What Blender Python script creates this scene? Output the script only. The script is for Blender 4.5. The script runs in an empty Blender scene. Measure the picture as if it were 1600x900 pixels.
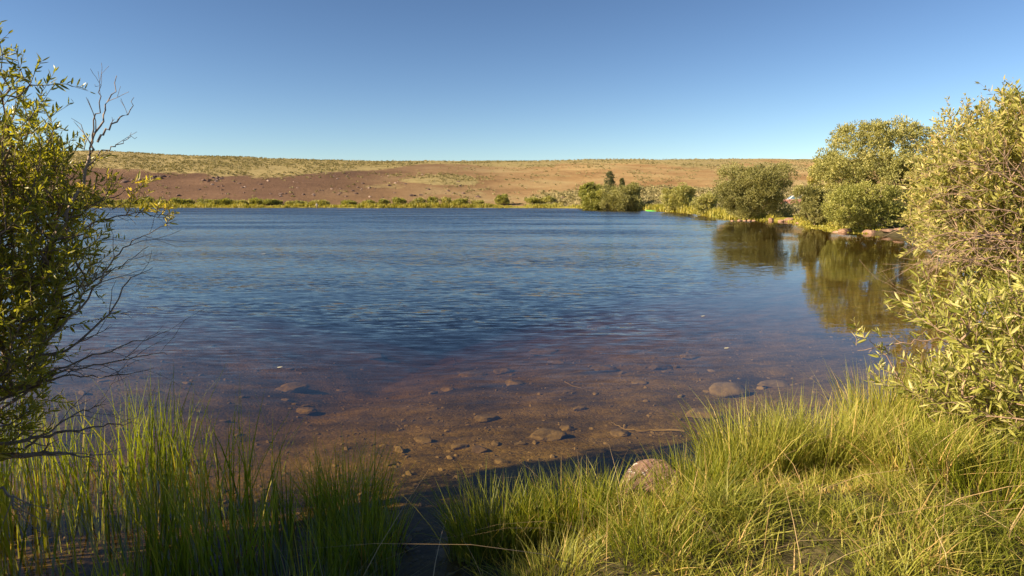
import bpy, math
import numpy as np
R = math.radians
PI = math.pi
rng = np.random.default_rng(7)
sc = bpy.context.scene
COL = sc.collection

# ------------------------------------------------------------------ camera, sky, sun
CAMZ, F, PITCH = 2.0, 1067.0, R(7.32)
cam = bpy.data.cameras.new('camera'); cam.lens = 24.0; cam.sensor_width = 36.0
cam.clip_start = 0.05; cam.clip_end = 20000
camo = bpy.data.objects.new('camera', cam); COL.objects.link(camo)
camo.location = (0, 0, CAMZ); camo.rotation_euler = (PI/2 - PITCH, 0, 0)
sc.camera = camo
SUN_AZ, SUN_EL = R(-106), R(27)          # azimuth measured from +Y towards +X
w = bpy.data.worlds.new('World'); sc.world = w; w.use_nodes = True
nt = w.node_tree; nt.nodes.clear()
sky = nt.nodes.new('ShaderNodeTexSky'); sky.sky_type = 'NISHITA'; sky.sun_disc = False
sky.sun_elevation = SUN_EL; sky.sun_rotation = SUN_AZ
sky.altitude = 2200; sky.air_density = 1.05; sky.dust_density = 0.8; sky.ozone_density = 1.3
bg = nt.nodes.new('ShaderNodeBackground'); bg.inputs[1].default_value = 0.056
wo = nt.nodes.new('ShaderNodeOutputWorld')
SKG, SKW = 1.36, 5.0                                          # steeper falloff from the horizon to the zenith, as in the photo
def _vm(op, src, val):
    k = nt.nodes.new('ShaderNodeVectorMath'); k.operation = op; nt.links.new(src, k.inputs[0]); k.inputs[1].default_value = val; return k.outputs[0]
gm = nt.nodes.new('ShaderNodeGamma'); gm.inputs[1].default_value = SKG
nt.links.new(_vm('MULTIPLY', sky.outputs[0], (1/SKW,)*3), gm.inputs[0])
nt.links.new(_vm('MULTIPLY', gm.outputs[0], (SKW,)*3), bg.inputs[0]); nt.links.new(bg.outputs[0], wo.inputs[0])
sl = bpy.data.lights.new('sun', 'SUN'); sl.energy = 5.0; sl.angle = R(0.5); sl.color = (1.0, 0.80, 0.52)
so = bpy.data.objects.new('sun', sl); COL.objects.link(so)
sd = np.array([math.sin(SUN_AZ)*math.cos(SUN_EL), math.cos(SUN_AZ)*math.cos(SUN_EL), math.sin(SUN_EL)])
from mathutils import Vector
so.rotation_euler = Vector(sd).to_track_quat('Z', 'Y').to_euler()
sc.view_settings.view_transform = 'Standard'; sc.view_settings.look = 'None'
sc.view_settings.exposure = 1.2; sc.view_settings.gamma = 1.0
sc.cycles.use_denoising = True
sc.cycles.max_bounces = 8; sc.cycles.diffuse_bounces = 3; sc.cycles.glossy_bounces = 3
sc.cycles.transparent_max_bounces = 12; sc.cycles.volume_bounces = 0
sc.cycles.sample_clamp_indirect = 6.0

# ------------------------------------------------------------------ helpers
cp, sp = math.cos(PITCH), math.sin(PITCH)
def ray(px, py):
    u = (px-800)/F; v = (450-py)/F
    return np.array([u, cp+v*sp, -sp+v*cp])
def atz(px, py, z=0.0):
    d = ray(px, py); t = (z-CAMZ)/d[2]; return np.array([0, 0, CAMZ])+d*t
def aty(px, py, Y):
    d = ray(px, py); return np.array([0, 0, CAMZ])+d*(Y/d[1])
def topix(P):
    P = np.asarray(P, float); x = P[..., 0]; y = P[..., 1]; z = P[..., 2]-CAMZ
    dep = y*cp - z*sp; up = y*sp + z*cp
    dep = np.where(dep < 0.01, 0.01, dep)
    return 800+F*x/dep, 450-F*up/dep
def sstep(a, b, x):
    t = np.clip((x-a)/(b-a), 0, 1); return t*t*(3-2*t)
def _h(ix, iy, s):
    n = (ix.astype(np.int64)*374761393 + iy.astype(np.int64)*668265263 + s*982451653) & 0x7fffffff
    n = ((n ^ (n >> 13))*1274126177) & 0x7fffffff
    return ((n ^ (n >> 16)) & 0xffff)/65535.0
def vnoise(x, y, s=0):
    ix = np.floor(x); iy = np.floor(y); fx = x-ix; fy = y-iy
    fx = fx*fx*(3-2*fx); fy = fy*fy*(3-2*fy)
    a = _h(ix, iy, s); b = _h(ix+1, iy, s); c = _h(ix, iy+1, s); d = _h(ix+1, iy+1, s)
    return (a*(1-fx)+b*fx)*(1-fy)+(c*(1-fx)+d*fx)*fy
def fbm(x, y, o=4, s=0):
    r = 0; a = 0.5
    for k in range(o):
        r = r+a*(vnoise(x, y, s+k)-0.5); x = x*2.03+3.1; y = y*2.03+1.7; a *= 0.5
    return r
def mesh_np(name, V, faces, mat, parent=None, attr=None, smooth=False, vattr=None):
    me = bpy.data.meshes.new(name)
    faces = [np.asarray(f, np.int32) for f in faces if len(f)]
    n = len(V); me.vertices.add(n); me.vertices.foreach_set('co', np.asarray(V, np.float32).ravel())
    nl = sum(f.size for f in faces); nf = sum(len(f) for f in faces)
    me.loops.add(nl); me.polygons.add(nf)
    me.loops.foreach_set('vertex_index', np.concatenate([f.ravel() for f in faces]))
    tot = np.concatenate([np.full(len(f), f.shape[1], np.int32) for f in faces])
    st = np.concatenate([[0], np.cumsum(tot)[:-1]]).astype(np.int32)
    me.polygons.foreach_set('loop_start', st)
    me.polygons.foreach_set('loop_total', tot)
    me.polygons.foreach_set('use_smooth', np.full(nf, bool(smooth)))
    if attr is not None:
        at = me.attributes.new('rnd', 'FLOAT', 'FACE'); at.data.foreach_set('value', np.concatenate([np.asarray(a, np.float32) for a in attr]))
    if vattr:
        for k, v in vattr.items():
            at = me.attributes.new(k, 'FLOAT', 'POINT'); at.data.foreach_set('value', np.asarray(v, np.float32))
    me.update(calc_edges=True); me.validate()
    if mat: me.materials.append(mat)
    o = bpy.data.objects.new(name, me); COL.objects.link(o)
    if parent: o.parent = parent
    return o
def tag(o, label=None, cat=None, group=None, kind=None):
    if label: o['label'] = label
    if cat: o['category'] = cat
    if group: o['group'] = group
    if kind: o['kind'] = kind
    return o
def empty(name, loc, rz=0, label=None, cat=None, group=None):
    o = bpy.data.objects.new(name, None); COL.objects.link(o); o.location = tuple(float(c) for c in loc)
    o.rotation_euler = (0, 0, rz); o.empty_display_size = 0.3
    return tag(o, label, cat, group)
def dup(root, loc, rz=0, s=(1, 1, 1), label=None, group=None):
    r = root.copy(); COL.objects.link(r); r.location = tuple(float(c) for c in loc); r.rotation_euler = (0, 0, rz); r.scale = s
    if label: r['label'] = label
    if group: r['group'] = group
    for ch in list(root.children):
        c = ch.copy(); COL.objects.link(c); c.parent = r
    return r
def unit(v):
    return v/np.maximum(np.linalg.norm(v, axis=-1, keepdims=True), 1e-9)
def rand_dirs(n, g=rng):
    return unit(g.normal(size=(n, 3)))

# ------------------------------------------------------------------ materials
def new_mat(name):
    m = bpy.data.materials.new(name); m.use_nodes = True; m.node_tree.nodes.clear()
    return m, m.node_tree.nodes, m.node_tree.links
def ramp(N, stops):
    r = N.new('ShaderNodeValToRGB'); e = r.color_ramp.elements
    while len(e) < len(stops): e.new(0.5)
    for i, (p, c) in enumerate(stops):
        e[i].position = p; e[i].color = (*c, 1)
    return r
def leaf_mat(name, stops, transl=0.4, rough=0.5, spec=0.35):
    m, N, L = new_mat(name)
    a = N.new('ShaderNodeAttribute'); a.attribute_name = 'rnd'
    oi = N.new('ShaderNodeObjectInfo')
    ad = N.new('ShaderNodeMath'); ad.operation = 'MULTIPLY_ADD'; ad.inputs[1].default_value = 0.18
    L.new(oi.outputs['Random'], ad.inputs[0]); L.new(a.outputs['Fac'], ad.inputs[2])
    sb = N.new('ShaderNodeMath'); sb.operation = 'SUBTRACT'; sb.inputs[1].default_value = 0.09
    L.new(ad.outputs[0], sb.inputs[0])
    r = ramp(N, stops); L.new(sb.outputs[0], r.inputs[0])
    p = N.new('ShaderNodeBsdfPrincipled'); p.inputs['Roughness'].default_value = rough
    p.inputs['Specular IOR Level'].default_value = spec
    L.new(r.outputs[0], p.inputs['Base Color'])
    t = N.new('ShaderNodeBsdfTranslucent')
    mc = N.new('ShaderNodeMixRGB'); mc.blend_type = 'MULTIPLY'; mc.inputs[0].default_value = 1
    mc.inputs[2].default_value = (1.35, 1.3, 0.45, 1); L.new(r.outputs[0], mc.inputs[1]); L.new(mc.outputs[0], t.inputs[0])
    mx = N.new('ShaderNodeMixShader'); mx.inputs[0].default_value = transl
    L.new(p.outputs[0], mx.inputs[1]); L.new(t.outputs[0], mx.inputs[2])
    o = N.new('ShaderNodeOutputMaterial'); L.new(mx.outputs[0], o.inputs[0])
    return m
def noise_mat(name, stops, scale=3.0, rough=0.9, bump=0.4, bscale=None, detail=8, dist=0.05, spec=0.3, speck=None):
    m, N, L = new_mat(name)
    tc = N.new('ShaderNodeTexCoord')
    n = N.new('ShaderNodeTexNoise'); n.inputs['Scale'].default_value = scale; n.inputs['Detail'].default_value = detail
    n.inputs['Roughness'].default_value = 0.62
    L.new(tc.outputs['Object'], n.inputs['Vector'])
    r = ramp(N, stops); L.new(n.outputs['Fac'], r.inputs[0])
    col = r.outputs[0]
    if speck:
        n3 = N.new('ShaderNodeTexNoise'); n3.inputs['Scale'].default_value = speck[0]; n3.inputs['Detail'].default_value = 3
        L.new(tc.outputs['Object'], n3.inputs['Vector'])
        rr = ramp(N, [(speck[1], (0, 0, 0)), (speck[1]+0.04, (1, 1, 1))]); L.new(n3.outputs['Fac'], rr.inputs[0])
        mx = N.new('ShaderNodeMixRGB'); mx.inputs[2].default_value = (*speck[2], 1)
        L.new(rr.outputs[0], mx.inputs[0]); L.new(col, mx.inputs[1]); col = mx.outputs[0]
    p = N.new('ShaderNodeBsdfPrincipled'); p.inputs['Roughness'].default_value = rough
    p.inputs['Specular IOR Level'].default_value = spec
    L.new(col, p.inputs['Base Color'])
    n2 = N.new('ShaderNodeTexNoise'); n2.inputs['Scale'].default_value = bscale or scale*3; n2.inputs['Detail'].default_value = 6
    L.new(tc.outputs['Object'], n2.inputs['Vector'])
    b = N.new('ShaderNodeBump'); b.inputs['Strength'].default_value = bump; b.inputs['Distance'].default_value = dist
    L.new(n2.outputs['Fac'], b.inputs['Height']); L.new(b.outputs[0], p.inputs['Normal'])
    o = N.new('ShaderNodeOutputMaterial'); L.new(p.outputs[0], o.inputs[0])
    return m
def flat_mat(name, col, rough=0.5, spec=0.5, metal=0):
    m, N, L = new_mat(name)
    p = N.new('ShaderNodeBsdfPrincipled'); p.inputs['Base Color'].default_value = (*col, 1)
    p.inputs['Roughness'].default_value = rough; p.inputs['Metallic'].default_value = metal
    p.inputs['Specular IOR Level'].default_value = spec
    tc = N.new('ShaderNodeTexCoord'); n = N.new('ShaderNodeTexNoise'); n.inputs['Scale'].default_value = 6
    L.new(tc.outputs['Object'], n.inputs['Vector'])
    r = ramp(N, [(0.3, tuple(c*0.85 for c in col)), (0.7, tuple(min(1, c*1.08) for c in col))])
    L.new(n.outputs['Fac'], r.inputs[0]); L.new(r.outputs[0], p.inputs['Base Color'])
    o = N.new('ShaderNodeOutputMaterial'); L.new(p.outputs[0], o.inputs[0])
    return m
M = {}
M['willow_dark'] = leaf_mat('willow_leaf_green', [(0, (0.13, 0.15, 0.025)), (0.5, (0.29, 0.29, 0.045)), (0.9, (0.44, 0.40, 0.075)), (1, (0.60, 0.48, 0.12))], 0.55, 0.36, 0.55)
M['willow_pale'] = leaf_mat('willow_leaf_silver', [(0, (0.19, 0.21, 0.035)), (0.45, (0.38, 0.38, 0.08)), (0.8, (0.60, 0.55, 0.24)), (1, (0.72, 0.62, 0.36))], 0.35)
M['willow_mid'] = leaf_mat('willow_leaf_olive', [(0, (0.18, 0.19, 0.04)), (0.5, (0.38, 0.365, 0.095)), (0.85, (0.60, 0.50, 0.20)), (1, (0.66, 0.48, 0.25))], 0.32)
M['bush_far'] = leaf_mat('far_bush_leaf', [(0, (0.20, 0.20, 0.06)), (0.5, (0.38, 0.37, 0.125)), (1, (0.56, 0.50, 0.21))], 0.3)
M['bush_green'] = leaf_mat('far_bush_leaf_green', [(0, (0.16, 0.175, 0.04)), (0.5, (0.32, 0.325, 0.085)), (1, (0.48, 0.45, 0.15))], 0.3)
M['bush_dark'] = leaf_mat('far_bush_leaf_dark', [(0, (0.13, 0.135, 0.04)), (0.5, (0.27, 0.26, 0.09)), (1, (0.44, 0.41, 0.17))], 0.25)
M['juniper'] = leaf_mat('juniper_leaf', [(0, (0.06, 0.075, 0.03)), (0.6, (0.13, 0.14, 0.055)), (1, (0.21, 0.21, 0.09))], 0.2)
M['sage'] = leaf_mat('sage_leaf', [(0, (0.15, 0.145, 0.08)), (0.5, (0.25, 0.23, 0.125)), (1, (0.38, 0.33, 0.19))], 0.15, 0.8, 0.1)
M['sage_olive'] = leaf_mat('sage_leaf_olive', [(0, (0.16, 0.145, 0.075)), (0.5, (0.27, 0.24, 0.12)), (1, (0.42, 0.36, 0.20))], 0.15, 0.8, 0.1)
M['grass'] = leaf_mat('grass_blade', [(0, (0.07, 0.10, 0.010)), (0.45, (0.19, 0.22, 0.018)), (0.75, (0.36, 0.35, 0.05)), (1, (0.62, 0.43, 0.18))], 0.4)
M['reed'] = leaf_mat('reed_blade', [(0, (0.12, 0.16, 0.012)), (0.5, (0.28, 0.33, 0.025)), (0.85, (0.44, 0.42, 0.06)), (1, (0.50, 0.27, 0.08))], 0.45)
M['pale_grass'] = leaf_mat('pale_sedge_blade', [(0, (0.12, 0.14, 0.018)), (0.45, (0.32, 0.33, 0.05)), (0.8, (0.56, 0.50, 0.14)), (1, (0.66, 0.44, 0.19))], 0.33)
M['shore'] = leaf_mat('shore_grass_blade', [(0, (0.18, 0.19, 0.03)), (0.5, (0.31, 0.29, 0.045)), (1, (0.45, 0.37, 0.08))], 0.3)
M['bark'] = noise_mat('willow_bark', [(0.3, (0.10, 0.07, 0.05)), (0.7, (0.26, 0.19, 0.14))], 18, bump=0.3, dist=0.005)
M['bark_pink'] = noise_mat('dead_twig_bark', [(0.3, (0.26, 0.17, 0.12)), (0.7, (0.48, 0.34, 0.25))], 14, bump=0.2, dist=0.004)
M['bark_grey'] = noise_mat('dead_grey_bark', [(0.3, (0.16, 0.12, 0.10)), (0.7, (0.36, 0.29, 0.24))], 14, bump=0.2, dist=0.004)
M['rock'] = noise_mat('lakebed_rock', [(0.3, (0.07, 0.046, 0.018)), (0.7, (0.24, 0.165, 0.07))], 5, bump=0.6, dist=0.02)
M['rock_dark'] = noise_mat('lakebed_rock_dark', [(0.3, (0.05, 0.035, 0.025)), (0.7, (0.13, 0.085, 0.05))], 6, bump=0.6, dist=0.02)
M['rock_pink'] = noise_mat('shore_rock', [(0.3, (0.24, 0.14, 0.10)), (0.7, (0.46, 0.29, 0.21))], 2.0, bump=0.6, dist=0.05)
M['boulder'] = noise_mat('lichen_boulder', [(0.3, (0.07, 0.05, 0.04)), (0.45, (0.20, 0.12, 0.095)), (0.6, (0.34, 0.205, 0.165)), (0.75, (0.15, 0.125, 0.07))], 5, bump=1.0, bscale=22, dist=0.02, speck=(26, 0.64, (0.62, 0.58, 0.52)))
M['rock_hill'] = noise_mat('hill_rock', [(0.3, (0.07, 0.05, 0.045)), (0.7, (0.20, 0.13, 0.11))], 1.0, bump=0.6, dist=0.1)
M['rock_hill_pale'] = noise_mat('hill_rock_pale', [(0.3, (0.25, 0.17, 0.14)), (0.7, (0.48, 0.36, 0.30))], 1.0, bump=0.6, dist=0.1)

# ------------------------------------------------------------------ lake outline and terrain
near = [(-6.5, 3.6), (-4.6, 3.0), (-3.4, 2.75), (-2.2, 2.85), (-1.5, 3.05), (-1.0, 3.0), (-0.55, 2.75), (-0.35, 3.1), (-0.2, 3.55), (0.1, 3.9), (0.5, 4.15), (0.95, 4.4), (1.35, 4.55),
        (1.9, 4.75), (2.5, 5.2), (3.1, 5.9), (4.2, 7.0), (6.6, 9.2), (9.8, 13.5), (13.2, 19), (17, 26), (20.5, 34)]
farpx = [(1420, 373), (1400, 370), (1360, 365), (1320, 362), (1280, 355), (1260, 349), (1230, 345.5), (1200, 345), (1170, 343.5), (1130, 340), (1100, 335), (1070, 332), (1030, 330),
         (1000, 327.8), (940, 326), (880, 325), (780, 324.6), (680, 324.5), (590, 324.8), (500, 324.3), (400, 324.6), (300, 324.3), (150, 324.2), (0, 324.6)]
far = [tuple(atz(a, b)[:2]) for a, b in farpx]
left = [(-185, 165), (-170, 120), (-110, 75), (-55, 45), (-24, 22), (-11, 10), (-8, 6)]
POLY = np.array(near+far+left)
def sdist(x, y):
    """signed distance to the shoreline, positive on land"""
    x = np.asarray(x, float); y = np.asarray(y, float)
    d = np.full(x.shape, 1e9); ins = np.zeros(x.shape, bool)
    n = len(POLY)
    for i in range(n):
        ax, ay = POLY[i]; bx, by = POLY[(i+1) % n]
        ex, ey = bx-ax, by-ay
        t = np.clip(((x-ax)*ex+(y-ay)*ey)/(ex*ex+ey*ey), 0, 1)
        d = np.minimum(d, np.hypot(x-ax-t*ex, y-ay-t*ey))
        c = ((ay > y) != (by > y))
        if ey != 0: ins ^= c & (x < ex*(y-ay)/ey+ax)
    d = d + 0
    wob = fbm(x*0.9/(1+0.02*np.hypot(x, y)), y*0.9/(1+0.02*np.hypot(x, y)), 4, 50)*np.clip(0.35+0.012*np.hypot(x, y), 0, 1.6)
    return np.where(ins, -d, d)+wob
prof = {0: [(190, 321.5), (205, 309), (225, 293), (245, 279), (268, 264), (330, 247), (400, 233)],
        150: [(190, 321.5), (205, 309), (225, 293), (245, 279), (268, 264), (330, 247), (400, 234.5)],
        300: [(190, 321.5), (205, 310), (225, 295), (245, 281), (270, 266), (330, 252), (400, 241)],
        450: [(188, 322), (205, 311), (230, 294), (255, 279), (285, 266), (340, 255), (400, 247.5)],
        650: [(186, 322), (205, 312), (235, 296), (265, 281), (300, 269), (350, 258), (420, 250.5)],
        800: [(180, 322), (205, 314), (240, 299), (275, 284), (320, 269), (370, 259), (440, 250.5)],
        950: [(150, 323), (180, 315), (220, 304), (265, 289), (320, 270), (380, 258), (450, 249)],
        1100: [(100, 328), (140, 319), (190, 309), (240, 297), (310, 272), (380, 257), (450, 248.5)],
        1250: [(70, 333), (100, 323), (140, 317), (190, 307), (240, 296), (310, 272), (380, 257), (450, 248.5)],
        1600: [(60, 333), (100, 320), (140, 314), (190, 305), (240, 294), (310, 272), (380, 257), (450, 249)]}
PK = sorted(prof)
YN = np.concatenate([[0], np.geomspace(20, 450, 60), [3000, 9000]])
PT = []
for k in PK:
    ys = [0, 25]; zs = [0.35, 0.4]
    for (Y, py) in prof[k]:
        ys.append(Y); zs.append(aty(k, py, Y)[2])
    ys += [3000, 9000]; zs += [zs[-1]*1.05, zs[-1]*1.1]
    PT.append(np.interp(YN, ys, zs))
PT = np.array(PT)
def terrain(x, y):
    x = np.asarray(x, float); y = np.asarray(y, float)
    s = sdist(x, y); r = np.hypot(x, y)
    u = np.clip(800+F*x/np.maximum(y, 1.0), 0, 1600)
    u = np.where(y < 5, np.where(x < 0, 0, 1600), u)
    yy = np.maximum(y, 0)
    fi = np.interp(u, PK, np.arange(len(PK))); i0 = np.clip(fi.astype(int), 0, len(PK)-2); fr = fi-i0
    fr = fr*fr*(3-2*fr)
    fy = np.interp(yy, YN, np.arange(len(YN))); j0 = np.clip(fy.astype(int), 0, len(YN)-2); fj = fy-j0
    pz = ((PT[i0, j0]*(1-fj)+PT[i0, j0+1]*fj)*(1-fr)+(PT[i0+1, j0]*(1-fj)+PT[i0+1, j0+1]*fj)*fr)
    b = 0.30*sstep(0, 0.9, s)+0.012*np.clip(s, 0, 30)
    bl = sstep(3, 22, s)*sstep(20, 60, r)
    land = b*(1-bl)+np.maximum(pz, 0.3)*bl
    land = land + fbm(x*0.02, y*0.02, 4, 3)*2.4*sstep(190, 300, r)*sstep(5, 60, s) + fbm(x*0.12, y*0.12, 3, 9)*0.5*sstep(60, 200, r)*sstep(2, 12, s)
    land = land + fbm(x*1.7, y*1.7, 4, 13)*0.16*sstep(0.1, 0.8, s)*(1-sstep(15, 60, r))
    q = np.maximum(-s, 0)
    bed = -0.34*(1-np.exp(-q/0.9))-0.055*q-0.009*q*q
    bed = np.maximum(bed, -5)+fbm(x*1.1, y*1.1, 4, 21)*0.13*sstep(0.2, 1.5, q)
    return np.where(s > 0, land, bed), s
def tz(x, y):
    return float(terrain(np.array([x]), np.array([y]))[0][0])
def onbed(px, py):
    z = -0.3
    for _ in range(25):
        p = atz(px, py, z); z = 0.5*z+0.5*tz(p[0], p[1])
    p = atz(px, py, z); return p
rr = np.concatenate([[0.02], np.geomspace(0.6, 9000, 760)])
azs = np.concatenate([np.arange(-180, -52, 2.5), np.arange(-52, 52, 0.22), np.arange(52, 180, 2.5)])
A_, R_ = np.meshgrid(np.radians(azs), rr)
X_ = R_*np.sin(A_); Y_ = R_*np.cos(A_)
Z_, S_ = terrain(X_, Y_)
GP = np.stack([X_, Y_, Z_], -1)
PX_, PY_ = topix(GP)
# vegetation map of the hillside (where olive scrub covers the soil)
def zone_of(x, y, z):
    px, py = topix(np.stack([x, y, z], -1))
    r = np.hypot(x, y)
    n = fbm(x*0.03, y*0.012, 5, 31)*2; n2 = fbm(x*0.09, y*0.05, 4, 37)*2
    bound = np.interp(px, [0, 200, 300, 400, 460, 520, 600, 700, 800, 1000, 1300, 1600], [261, 263, 266, 274, 272, 268, 263, 263, 260, 258, 256, 256])
    zt = sstep(7, -5, py-bound-n*17)
    zt = zt*np.interp(px, [0, 600, 800, 1600], [1, 0.95, 0.85, 0.8])
    pale = sstep(1.0, 0.6, np.hypot((px-690)/75, (py-281)/10)+n2*0.5)       # pale sage patch
    low = sstep(780, 860, px)*sstep(-3, 4, py-np.interp(px, [780, 860, 960, 1100, 1300], [309, 299, 292, 292, 291])-n*3)
    spots = sstep(0.1, 0.45, n2)*0.45*sstep(420, 560, px)
    zz = np.maximum(np.maximum(zt, pale), np.maximum(low*0.85, spots))
    return np.where((y > 40) & (r > 60), zz, 0.0), low
ZN_, LOW_ = zone_of(X_, Y_, Z_)
nr, na = X_.shape
idx = np.arange(nr*na).reshape(nr, na)
nx_ = np.roll(idx, -1, axis=1)
Q = np.stack([idx[:-1], nx_[:-1], nx_[1:], idx[1:]], -1).reshape(-1, 4)
Q = Q[:, ::-1]
Vt = GP.reshape(-1, 3); St = S_.ravel(); Rt = np.hypot(Vt[:, 0], Vt[:, 1])
sf = St[Q].min(axis=1); sfm = St[Q].max(axis=1); rf = Rt[Q].mean(axis=1); yf = Vt[Q][:, :, 1].mean(axis=1)
bedf = sfm <= 0.0
hillf = (~bedf) & (rf > 58)
bankf = (~bedf) & (~hillf)
def sub(name, mask, mat):
    f = Q[mask]; ids = np.unique(f); mp = np.zeros(len(Vt), np.int64); mp[ids] = np.arange(len(ids))
    o = mesh_np(name, Vt[ids], [mp[f]], mat, smooth=True, vattr={'zone': ZN_.ravel()[ids], 'shore': St[ids], 'low': LOW_.ravel()[ids]})
    return tag(o, kind='structure')
# --- hill material
def hill_mat():
    m, N, L = new_mat('hill_soil')
    g = N.new('ShaderNodeNewGeometry')
    def nz(scale, detail=6, rough=0.6, vec=None):
        n = N.new('ShaderNodeTexNoise'); n.inputs['Scale'].default_value = scale; n.inputs['Detail'].default_value = detail
        n.inputs['Roughness'].default_value = rough; L.new(vec or g.outputs['Position'], n.inputs['Vector']); return n
    sx = N.new('ShaderNodeSeparateXYZ'); L.new(g.outputs['Position'], sx.inputs[0])
    mr = N.new('ShaderNodeMapRange'); mr.inputs[1].default_value = -70; mr.inputs[2].default_value = 30
    L.new(sx.outputs[0], mr.inputs[0])
    big = nz(0.03, 7, 0.65)
    sL = ramp(N, [(0.35, (0.11, 0.068, 0.050)), (0.6, (0.18, 0.112, 0.076)), (0.75, (0.25, 0.165, 0.11))]); L.new(big.outputs[0], sL.inputs[0])
    sR = ramp(N, [(0.35, (0.29, 0.18, 0.085)), (0.5, (0.40, 0.27, 0.13)), (0.65, (0.46, 0.36, 0.18))]); L.new(big.outputs[0], sR.inputs[0])
    soil = N.new('ShaderNodeMixRGB'); L.new(mr.outputs[0], soil.inputs[0]); L.new(sL.outputs[0], soil.inputs[1]); L.new(sR.outputs[0], soil.inputs[2])
    fine = nz(0.9, 8, 0.7)
    fr = ramp(N, [(0.35, (0.72, 0.70, 0.68)), (0.5, (1, 1, 1)), (0.7, (1.0, 0.98, 0.95))]); L.new(fine.outputs[0], fr.inputs[0])
    so2 = N.new('ShaderNodeMixRGB'); so2.blend_type = 'MULTIPLY'; so2.inputs[0].default_value = 0.8
    L.new(soil.outputs[0], so2.inputs[1]); L.new(fr.outputs[0], so2.inputs[2])
    vb = nz(0.35, 8, 0.7)
    vr = ramp(N, [(0.3, (0.20, 0.16, 0.075)), (0.5, (0.33, 0.27, 0.125)), (0.7, (0.42, 0.34, 0.18))]); L.new(vb.outputs[0], vr.inputs[0])
    at = N.new('ShaderNodeAttribute'); at.attribute_name = 'zone'
    ad = N.new('ShaderNodeMath'); ad.operation = 'ADD'; L.new(at.outputs['Fac'], ad.inputs[0])
    th = N.new('ShaderNodeMath'); th.operation = 'MULTIPLY_ADD'; th.inputs[1].default_value = 1.2; th.inputs[2].default_value = -0.6
    L.new(vb.outputs[0], th.inputs[0]); L.new(th.outputs[0], ad.inputs[1])
    cr = N.new('ShaderNodeMapRange'); cr.inputs[1].default_value = 0.3; cr.inputs[2].default_value = 0.7; cr.clamp = True
    L.new(ad.outputs[0], cr.inputs[0])
    mx = N.new('ShaderNodeMixRGB'); L.new(cr.outputs[0], mx.inputs[0]); L.new(so2.outputs[0], mx.inputs[1]); L.new(vr.outputs[0], mx.inputs[2])
    # green shore strip
    sh = N.new('ShaderNodeAttribute'); sh.attribute_name = 'shore'
    n5 = nz(0.15, 4)
    sa = N.new('ShaderNodeMath'); sa.operation = 'MULTIPLY_ADD'; sa.inputs[1].default_value = -8; L.new(n5.outputs[0], sa.inputs[0]); L.new(sh.outputs['Fac'], sa.inputs[2])
    sm = N.new('ShaderNodeMapRange'); sm.inputs[1].default_value = 3.5; sm.inputs[2].default_value = 0.0; sm.clamp = True; L.new(sa.outputs[0], sm.inputs[0])
    mg = N.new('ShaderNodeMixRGB'); mg.inputs[2].default_value = (0.30, 0.27, 0.05, 1)
    L.new(sm.outputs[0], mg.inputs[0]); L.new(mx.outputs[0], mg.inputs[1])
    p = N.new('ShaderNodeBsdfPrincipled'); p.inputs['Roughness'].default_value = 1; p.inputs['Specular IOR Level'].default_value = 0.05
    L.new(mg.outputs[0], p.inputs['Base Color'])
    b = N.new('ShaderNodeBump'); b.inputs['Strength'].default_value = 0.8; b.inputs['Distance'].default_value = 0.5
    L.new(fine.outputs[0], b.inputs['Height']); L.new(b.outputs[0], p.inputs['Normal'])
    o = N.new('ShaderNodeOutputMaterial'); L.new(p.outputs[0], o.inputs[0])
    return m
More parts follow.
